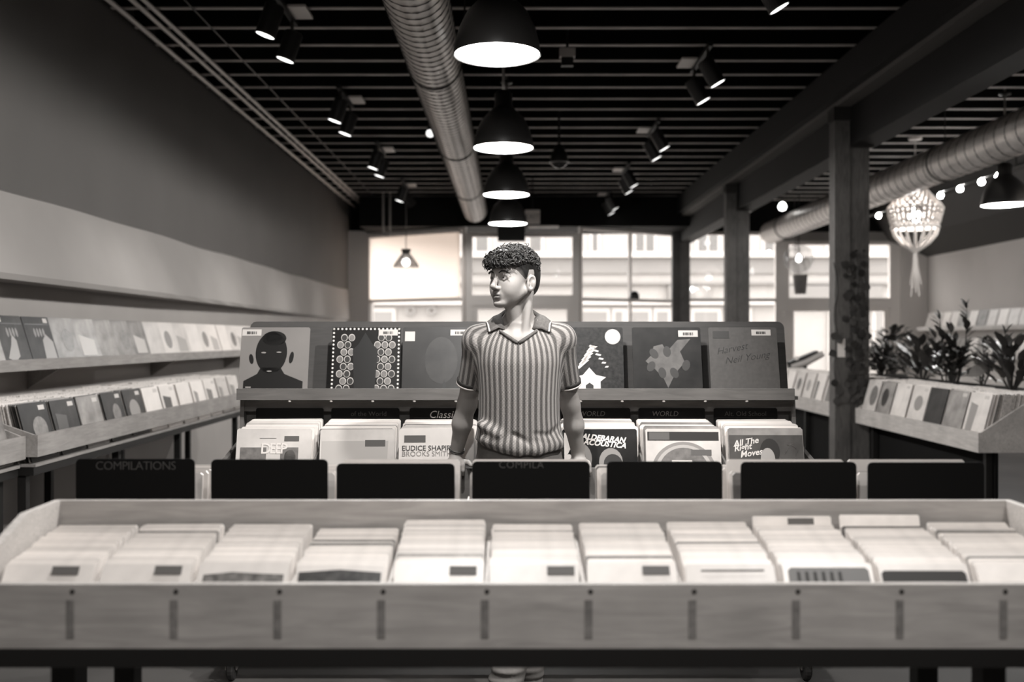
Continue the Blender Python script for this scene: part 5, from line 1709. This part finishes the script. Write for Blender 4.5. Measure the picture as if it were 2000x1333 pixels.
# --- hair: a close-cropped cap, then curls
hair_m = mat('hair', 0.026, 0.42, spec=0.45, rnd=None, var=(55, 0.8))
hair_side = mat('cropped hair', 0.022, 0.6, spec=0.3, var=(200, 0.35))
HF = Field(np.arange(-0.14, 0.20, 0.003), np.arange(3.70, 4.03, 0.003), np.arange(1.53, 1.82, 0.003))
HF.ell(H(-0.017, 0, 0.033), (0.1015, 0.0785, 0.0895), 0.01, R=RH)
HF.ell(H(0.022, 0, 0.030), (0.069, 0.0715, 0.074), 0.02, R=RH)
HF.ell(H(-0.060, 0, -0.020), (0.050, 0.058, 0.060), 0.03, R=RH)
HF.ell(H(0.004, 0, 0.068), (0.098, 0.076, 0.054), 0.02, R=RH)
dx = HF.x[:, None, None] - HEAD[0]
dy = HF.y[None, :, None] - HEAD[1]
ff = dx * fv[0] + dy * fv[1] + HF.z[None, None, :] * 0
uu = HF.z[None, None, :] - HEAD[2] + ff * 0
line = np.interp(ff, [-0.12, -0.085, -0.045, -0.034, -0.004, 0.000, 0.010, 0.026, 0.042, 0.060, 0.085, 0.12], [-0.085, -0.075, -0.058, 0.016, 0.018, -0.026, -0.022, -0.002, 0.014, 0.026, 0.036, 0.040])
HF.F = HF.F + np.clip(1 - (uu - line) / 0.035, 0, 1).astype(np.float32) * 0.0028
HF.F = np.maximum(HF.F, (line - uu) * 0.7)
V2, Q2 = HF.mesh()
h2f = (V2 - HEAD) @ fv
h2u = V2[:, 2] - HEAD[2]
h2l = np.interp(h2f, [-0.12, -0.085, -0.045, -0.034, -0.004, 0.000, 0.010, 0.026, 0.042, 0.060, 0.085, 0.12], [-0.085, -0.075, -0.058, 0.0, 0.0, -0.026, -0.022, -0.002, 0.014, 0.026, 0.036, 0.040])
cap_o = np_mesh('hair', V2, Q2, hair_side, body, attr={'fade': np.clip((h2u - h2l) / 0.028, 0, 1)})
nt = hair_side.node_tree
fa = nt.nodes.new('ShaderNodeAttribute')
fa.attribute_name = 'fade'
fm_ = nt.nodes.new('ShaderNodeMix')
fm_.data_type = 'RGBA'
fm_.inputs['A'].default_value = col(0.15)
fm_.inputs['B'].default_value = col(0.013)
nt.links.new(fa.outputs['Fac'], fm_.inputs['Factor'])
nt.links.new(fm_.outputs['Result'], nt.nodes['Principled BSDF'].inputs['Base Color'])
rh = random.Random(5)
cur = MB()
def curl(p, n, rad, length, r0, grav=0.0):
    """one loose curl leaving the scalp at p"""
    n = Vector(n).normalized()
    t = n.orthogonal().normalized()
    t.rotate(Matrix.Rotation(rh.uniform(0, 2 * PI), 3, n))
    b = n.cross(t)
    pts, rs = [], []
    N = 7
    turn = rh.uniform(0.9, 1.6) * PI
    for i in range(N):
        q = i / (N - 1)
        a = q * turn
        o = t * (rad * (math.sin(a) + 0.7 * q)) + n * (rad * (0.9 * (1 - math.cos(a)))) + b * (length * (q - 0.4)) + Vector((0, 0, -grav * q * q))
        pts.append(Vector(p) + o - n * 0.003)
        rs.append(r0 * (1 - 0.55 * q) * (0.75 + 0.5 * math.sin(PI * min(q + 0.25, 1))))
    cur.tube(pts, rs, 5)
GA = PI * (3 - math.sqrt(5))
for i in range(3000):
    z = 1 - 2 * (i + 0.5) / 3000
    r = math.sqrt(1 - z * z)
    a = GA * i
    d = np.array((r * math.cos(a), r * math.sin(a), z))          # f, s, u directions
    if d[2] < -0.15:
        continue
    front = d[0] > 0.35
    if d[2] < (0.12 if front else (-0.12 if d[0] < -0.45 else 0.10 + 0.12 * abs(d[1]))):
        continue
    q = np.array((-0.006, 0, 0.040)) + d * np.array((0.104, 0.0815, 0.082))
    if d[0] > 0.2:
        q = q + np.array((0.010, 0, 0.002)) * min(1, (d[0] - 0.2) / 0.4)
    p = H(*q)
    nw = fv * d[0] / 0.104 + lv * d[1] / 0.0815 + uv_ * d[2] / 0.082
    if d[2] < 0.25 and not front:
        curl(p, nw, rh.uniform(0.003, 0.005), rh.uniform(0.008, 0.016), rh.uniform(0.0022, 0.0034))
        continue
    curl(p, nw, rh.uniform(0.005, 0.009), rh.uniform(0.012, 0.030), rh.uniform(0.0024, 0.0044))
for i in range(320):                                             # fringe pushed forward over the brow
    s = rh.uniform(-0.060, 0.060)
    u = rh.uniform(0.041, 0.094)
    f = 0.088 + 0.012 * math.sin((u - 0.03) / 0.07 * PI) - 3.2 * s * s + rh.uniform(-0.004, 0.006)
    p = H(f, s, u)
    nw = fv * 1.0 + lv * (s * 9) + uv_ * (0.25)
    curl(p, nw, rh.uniform(0.006, 0.010), rh.uniform(0.012, 0.030), rh.uniform(0.0022, 0.0042), grav=0.010)
for i in range(10):
    p = H(rh.uniform(-0.06, 0.05), rh.uniform(-0.03, 0.03), 0.128)
    curl(p, uv_, 0.007, 0.014, 0.0016)
cur.build('curls', hair_m, body, smooth=True)
for s in (-1, 1):
    eb = MB()
    for i in range(26):
        q = i / 25
        sp = 0.014 + 0.034 * q
        up = 0.0165 + 0.006 * math.sin(PI * min(1, q * 0.85 + 0.1)) + rh.uniform(-0.0015, 0.0015)
        f = 0.0925 - 9.0 * (sp - 0.014) ** 2 * 0.9 + 0.0010
        eb.tube([H(f, s * sp, up - 0.001), H(f + 0.0012, s * (sp + 0.004), up + 0.0012), H(f - 0.0010, s * (sp + 0.008), up + 0.001)], [0.0024, 0.0022, 0.0008], 4)
    eb.build('eyebrow', hair_m, body)

# --- knit polo shirt
Sf = Field(np.arange(-0.30, 0.38, 0.0036), np.arange(3.74, 4.09, 0.0036), np.arange(0.955, 1.545, 0.0036))
SHT = [(0.93, .176, .120, 3.935), (0.985, .178, .122, 3.932), (1.02, .178, .122, 3.928), (1.06, .168, .117, 3.918), (1.12, .160, .114, 3.908), (1.20, .158, .114, 3.897), (1.28, .162, .118, 3.892), (1.34, .170, .120, 3.89),
       (1.40, .170, .108, 3.892), (1.445, .145, .088, 3.896), (1.48, .100, .070, 3.90), (1.505, .07, .06, 3.905)]
Sf.op(loft(SHT, 0.0, 2.2), (CX - .21, 3.76, .93), (CX + .21, 4.08, 1.53), 0.02)
for s in (-1, 1):
    Sf.cap(NB + (s * 0.035, 0.005, 0.012), SH[s] + (s * 0.003, 0, 0.006), 0.046, 0.054, 0.03)
TS = {}
for s in (-1, 1):
    e = SH[s] + (EL[s] - SH[s]) * 0.68
    e = e + (s * 0.004, 0, 0)
    TS[s] = e
    Sf.cap(SH[s], e, 0.055, 0.050, 0.04)
    ax_ = (EL[s] - SH[s]) / np.linalg.norm(EL[s] - SH[s])
    # square off the cuff
    def cuff(X, Y, Z, e=e, ax_=ax_):
        dd = (X - e[0]) * ax_[0] + (Y - e[1]) * ax_[1] + (Z - e[2]) * ax_[2]
        rr = np.sqrt((X - e[0]) ** 2 + (Y - e[1]) ** 2 + (Z - e[2]) ** 2)
        return np.maximum(-(dd - 0.004), rr - 0.075)
    Sf.op(cuff, e - 0.08, e + 0.08, 0.004, 'cut', 0.0)
    Sf.cap(e - ax_ * 0.02, e + ax_ * 0.06, 0.045, 0.045, 0.004, 'cut')
# hem: higher at his right hip
def hemcut(X, Y, Z):
    zl = np.interp(X, [-0.16, -0.10, -0.03, 0.04, 0.12, 0.22], [1.040, 1.015, 0.988, 0.978, 0.984, 1.000])
    return (Z - zl) + Y * 0
Sf.op(hemcut, (-0.30, 3.74, 0.955), (0.38, 4.09, 1.545), 0.006, 'cut', 0.0)
# V neck and neck hole
def vneck(X, Y, Z):
    t = (Z - 1.415) / 0.046
    half = np.clip(t, -0.3, 1.0) * 0.067
    return np.maximum(np.abs(X - (CX - 0.004)) - half, Y - 3.885) * 0.7
Sf.op(vneck, (CX - .1, 3.74, 1.40), (CX + .1, 3.90, 1.545), 0.006, 'cut', 0.01)
Sf.cap(NB + (0, -0.012, 0.01), NB + (0, -0.012, 0.2), 0.070, 0.085, 0.01, 'cut')
# creases
for a, b, r in (((-0.128, 3.81, 1.115), (-0.062, 3.785, 1.075), 0.005), ((-0.135, 3.815, 1.075), (-0.075, 3.785, 1.050), 0.0045), ((0.018, 3.800, 1.055), (0.088, 3.803, 1.012), 0.008),
                ((0.16, 3.83, 1.06), (0.20, 3.86, 1.09), 0.006), ((-0.10, 3.80, 1.03), (0.0, 3.80, 1.005), 0.005), ((0.10, 3.80, 1.06), (0.18, 3.83, 1.05), 0.005)):
    Sf.cap(a, b, r, r, 0.016, 'cut')
for a, b, r in (((-0.115, 3.832, 1.095), (-0.050, 3.812, 1.060), 0.012), ((0.0, 3.822, 1.030), (0.10, 3.826, 0.998), 0.014), ((-0.10, 3.832, 1.035), (0.03, 3.818, 0.998), 0.014), ((0.10, 3.828, 1.005), (0.19, 3.872, 1.022), 0.014)):
    Sf.cap(a, b, r, r, 0.03)
V3, Q3 = Sf.mesh()
cyv = np.interp(V3[:, 2], [t[0] for t in SHT], [t[3] for t in SHT])
ang = np.arctan2(V3[:, 0] - CX, -(V3[:, 1] - cyv) * 1.35)
stripe = ang * 0.165
for s in (-1, 1):
    ax_ = (EL[s] - SH[s]) / np.linalg.norm(EL[s] - SH[s])
    rel = V3 - SH[s]
    along = rel @ ax_
    rad = rel - along[:, None] * ax_
    on = (np.linalg.norm(rad, axis=1) < 0.066) & (along > 0.02) & ((V3[:, 0] - CX) * s > 0.150)
    sa = np.arctan2(rad[:, 0] * s, -rad[:, 1]) * 0.055
    stripe = np.where(on, sa, stripe)
knit = bpy.data.materials.new('striped knit')
knit.use_nodes = True
nt = knit.node_tree
p_ = nt.nodes['Principled BSDF']
p_.inputs['Roughness'].default_value = 0.85
p_.inputs['Specular IOR Level'].default_value = 0.15
p_.inputs['Sheen Weight'].default_value = 0.1
an = nt.nodes.new('ShaderNodeAttribute')
an.attribute_name = 'stripe'
def math_node(op, a, b=None):
    n = nt.nodes.new('ShaderNodeMath')
    n.operation = op
    for i, v in enumerate((a, b)):
        if v is None:
            continue
        if isinstance(v, (int, float)):
            n.inputs[i].default_value = v
        else:
            nt.links.new(v, n.inputs[i])
    return n.outputs[0]
ph = math_node('MULTIPLY', an.outputs['Fac'], 2 * PI / 0.0242)
sn = math_node('SINE', ph)
mr = nt.nodes.new('ShaderNodeMapRange')
mr.inputs['From Min'].default_value = -0.45
mr.inputs['From Max'].default_value = 0.45
nt.links.new(sn, mr.inputs['Value'])
tc = nt.nodes.new('ShaderNodeTexCoord')
nz = nt.nodes.new('ShaderNodeTexNoise')
nz.inputs['Scale'].default_value = 260
nz.inputs['Detail'].default_value = 2
nt.links.new(tc.outputs['Object'], nz.inputs['Vector'])
sep = nt.nodes.new('ShaderNodeSeparateXYZ')
nt.links.new(tc.outputs['Object'], sep.inputs[0])
rows_ = math_node('SINE', math_node('MULTIPLY', sep.outputs['Z'], 2 * PI / 0.0055))
fine = math_node('MULTIPLY', rows_, math_node('SINE', math_node('MULTIPLY', ph, 2.0)))
fac = math_node('ADD', mr.outputs['Result'], math_node('ADD', math_node('MULTIPLY', math_node('SUBTRACT', nz.outputs['Fac'], 0.5), 0.7), math_node('MULTIPLY', fine, 0.16)))
mx = nt.nodes.new('ShaderNodeMix')
mx.data_type = 'RGBA'
mx.clamp_factor = True
mx.inputs['A'].default_value = col(0.085)
mx.inputs['B'].default_value = col(0.30)
nt.links.new(fac, mx.inputs['Factor'])
nt.links.new(mx.outputs['Result'], p_.inputs['Base Color'])
bp = nt.nodes.new('ShaderNodeBump')
bp.inputs['Strength'].default_value = 0.5
bp.inputs['Distance'].default_value = 0.002
nt.links.new(math_node('ADD', sn, math_node('MULTIPLY', fine, 0.5)), bp.inputs['Height'])
nt.links.new(bp.outputs['Normal'], p_.inputs['Normal'])
shirt = np_mesh('polo_shirt', V3, Q3, knit, body, attr={'stripe': stripe})
trim_white = mat('white trim', 0.62, 0.8)
trim_dark = mat('dark trim', 0.05, 0.8)
collar_m = mat('collar knit', 0.105, 0.85, spec=0.15, var=(120, 0.2))
for s in (-1, 1):
    ax_ = (EL[s] - SH[s]) / np.linalg.norm(EL[s] - SH[s])
    e = TS[s]
    M = Vector((0, 0, 1)).rotation_difference(Vector(ax_)).to_matrix().to_4x4()
    M.translation = Vector(e)
    MB().lathe([(0.0525, -0.020), (0.0540, -0.017), (0.0536, -0.004), (0.0515, -0.004)], 40, M).build('cuff_band', trim_dark, shirt, smooth=True, label='dark cuff band')
    MB().lathe([(0.0515, -0.004), (0.0542, -0.0035), (0.0542, 0.0025), (0.0515, 0.004), (0.047, 0.003)], 40, M).build('cuff_trim', trim_white, shirt, smooth=True, label='white cuff edge')
# collar: two rows of points round the neck, folded over
def strip(rows, name, m, parent, th=0.004):
    n, k = len(rows), len(rows[0])
    me = bpy.data.meshes.new(name)
    off = Vector(body.location)
    me.from_pydata([tuple(Vector(p) - off) for r_ in rows for p in r_], [], [(i * k + j, i * k + j + 1, (i + 1) * k + j + 1, (i + 1) * k + j) for i in range(n - 1) for j in range(k - 1)])
    me.polygons.foreach_set('use_smooth', [True] * len(me.polygons))
    me.materials.append(m)
    o = bpy.data.objects.new(name, me)
    COL.objects.link(o)
    o.parent = parent
    so = o.modifiers.new('thick', 'SOLIDIFY')
    so.thickness = th
    so.offset = 0
    return o
NS = 44
def sdf_at(p):
    i = [min(max(int(round((p[q] - g[0]) / (g[1] - g[0]))), 1), len(g) - 2) for q, g in enumerate((Sf.x, Sf.y, Sf.z))]
    F_ = Sf.F
    g = np.array((F_[i[0] + 1, i[1], i[2]] - F_[i[0] - 1, i[1], i[2]], F_[i[0], i[1] + 1, i[2]] - F_[i[0], i[1] - 1, i[2]], F_[i[0], i[1], i[2] + 1] - F_[i[0], i[1], i[2] - 1])) / 0.0072
    off = np.array((p[0] - Sf.x[i[0]], p[1] - Sf.y[i[1]], p[2] - Sf.z[i[2]]))
    return float(F_[i[0], i[1], i[2]] + g @ off), g / (np.linalg.norm(g) + 1e-6)
def settle(p, gap):
    """lay a collar point on the shirt: at least gap outside it"""
    p = np.array(p, float)
    for _ in range(14):
        d, g = sdf_at(p)
        if d >= gap:
            break
        p = p + g * (gap - d) * 0.8
    return p
rows = []
for i in range(NS + 1):
    q = -1 + 2 * i / NS                       # -1 his right front, 0 nape, +1 his left front
    w = abs(q)
    def P2(ang, r, z, c=(CX, 3.905)):
        a = q * math.radians(ang)
        return np.array((c[0] + math.sin(a) * r, c[1] + math.cos(a) * r * 0.95, z))
    inn = P2(142, 0.062 + 0.026 * w ** 3, 1.515 - 0.060 * w ** 2.6)
    fol = P2(141, 0.067 + 0.028 * w ** 3, 1.548 - 0.086 * w ** 2.4)
    if w > 0.5:
        fol = settle(fol, 0.008)
    md = settle(P2(133, 0.088 + 0.018 * w ** 3, 1.534 - 0.080 * w ** 2.2), 0.012)
    lo2 = settle(P2(125, 0.108 + 0.008 * w, 1.508 - 0.060 * w ** 1.8), 0.007)
    lo = settle(P2(117, 0.130 - 0.018 * (1 - w), 1.482 - 0.043 * w ** 1.5), 0.007)
    rows.append([tuple(v) for v in (inn, fol, md, lo2, lo)])
# smooth along the strip
A = np.array(rows)
for _ in range(3):
    A[1:-1] = 0.25 * A[:-2] + 0.5 * A[1:-1] + 0.25 * A[2:]
strip([[tuple(p) for p in r_] for r_ in A], 'collar', collar_m, shirt, 0.005)
tr = []
for r_ in A:
    p, q = Vector(r_[3]), Vector(r_[4])
    d = (q - p).normalized()
    _, g = sdf_at(q)
    n_ = Vector(g) * 0.0035
    tr.append([q - d * 0.010 + n_, q - d * 0.004 + n_])
strip(tr, 'collar_trim', trim_white, shirt, 0.0015)['label'] = 'white stripe along the collar edge'
# placket at the foot of the V
pk = MB()
for s in (-1, 1):
    pts = [tuple(settle((CX - 0.004 + s * (0.003 + 0.069 * t), 3.7900 + 0.03 * t ** 1.5, 1.409 + 0.048 * t), 0.001)) for t in (0, 0.25, 0.5, 0.75, 1.0)]
    pk.tube(pts, [0.0075, 0.0075, 0.007, 0.006, 0.005], 8)
pk.build('placket', collar_m, shirt, smooth=True)

# --- trousers and shoes
Tf = Field(np.arange(-0.22, 0.29, 0.0065), np.arange(3.56, 4.08, 0.0065), np.arange(0.02, 1.06, 0.0065))
TRT = [(0.80, .168, .114, 3.945), (0.88, .172, .122, 3.948), (0.95, .170, .118, 3.942), (1.02, .162, .112, 3.932), (1.05, .158, .108, 3.925)]
Tf.op(loft(TRT), (CX - .2, 3.8, .78), (CX + .2, 4.08, 1.06), 0.03)
for s in (-1, 1):
    Tf.cap(HIP[s], KN[s], 0.088, 0.068, 0.03)
    Tf.cap(KN[s], AN[s] + (0, 0, 0.05), 0.068, 0.062, 0.02)
    for q, (dz, r) in enumerate(((-0.058, 0.056), (-0.040, 0.062), (-0.018, 0.058), (0.004, 0.066), (0.03, 0.060), (0.055, 0.066), (0.09, 0.060))):
        Tf.ell(AN[s] + (0.004 * (-1) ** q, -0.008, dz), (r, r * 0.95, 0.016), 0.012)
    Tf.cap(AN[s] + (0, 0, -0.14), AN[s] + (0, 0, -0.03), 0.046, 0.046, 0.006, 'cut')
V4, Q4 = Tf.mesh()
np_mesh('trousers', V4, Q4, mat('trouser cloth', 0.135, 0.85, spec=0.2, var=(40, 0.12)), body)
for s in (-1, 1):
    a = AN[s]
    Hf = Field(np.arange(a[0] - 0.09, a[0] + 0.09, 0.005), np.arange(a[1] - 0.26, a[1] + 0.10, 0.005), np.arange(0.0025, 0.16, 0.005))
    Hf.cap((a[0], a[1] + 0.02, 0.05), (a[0] - 0.01 * s, a[1] - 0.15, 0.035), 0.040, 0.038, 0.02)
    Hf.ell((a[0] - 0.012 * s, a[1] - 0.165, 0.034), (0.045, 0.060, 0.034), 0.02)
    Hf.cap((a[0], a[1] + 0.02, 0.06), (a[0], a[1] + 0.005, 0.115), 0.040, 0.042, 0.02)
    Hf.F = np.maximum(Hf.F, (0.012 - Hf.z)[None, None, :])
    Vs, Qs = Hf.mesh()
    so = np_mesh('shoe', Vs, Qs, mat('shoe upper', 0.06, 0.6), body)
    MB().prism([(u_ * 0.046 + a[0] - 0.006 * s, v_ * 0.128 + a[1] - 0.085) for u_, v_ in ellipse(0, 0, 1, 1, 20)],
               Matrix(((1, 0, 0, 0), (0, 1, 0, 0), (0, 0, 1, 0.0), (0, 0, 0, 1))), 0.018).build('sole', mat('shoe sole', 0.6, 0.6), so)
    lc = MB()
    for q in range(4):
        yy = a[1] - 0.055 - 0.022 * q
        zz = 0.092 - 0.011 * q
        lc.tube([(a[0] - 0.026, yy, zz - 0.010), (a[0], yy - 0.004, zz), (a[0] + 0.026, yy, zz - 0.010)], 0.0035, 6)
    lc.build('laces', trim_white, so)
# bracelet on his right wrist
w = WR[-1]
ax_ = (EL[-1] - WR[-1]) / np.linalg.norm(EL[-1] - WR[-1])
M = Vector((0, 0, 1)).rotation_difference(Vector(ax_)).to_matrix().to_4x4()
M.translation = Vector(w + ax_ * 0.016)
ring = MB()
for dz in (-0.004, 0.004):
    ring.lathe([(0.0315 + 0.0022 * math.cos(t), dz + 0.0022 * math.sin(t)) for t in [2 * PI * q / 8 for q in range(9)]], 28, M)
ring.build('bracelet', mat('bracelet', 0.05, 0.4), body, smooth=True)

# ------------------------------------------------------------------ lettering becomes plain mesh objects
bpy.context.view_layer.update()
dg = bpy.context.evaluated_depsgraph_get()
for o in [o for o in COL.objects if o.type == 'FONT']:
    me = bpy.data.meshes.new_from_object(o.evaluated_get(dg))
    n = bpy.data.objects.new(o.name, me)
    nm, par, mw = o.name, o.parent, o.matrix_local.copy()
    bpy.data.objects.remove(o)
    n.name = nm
    COL.objects.link(n)
    n.parent = par
    n.matrix_local = mw
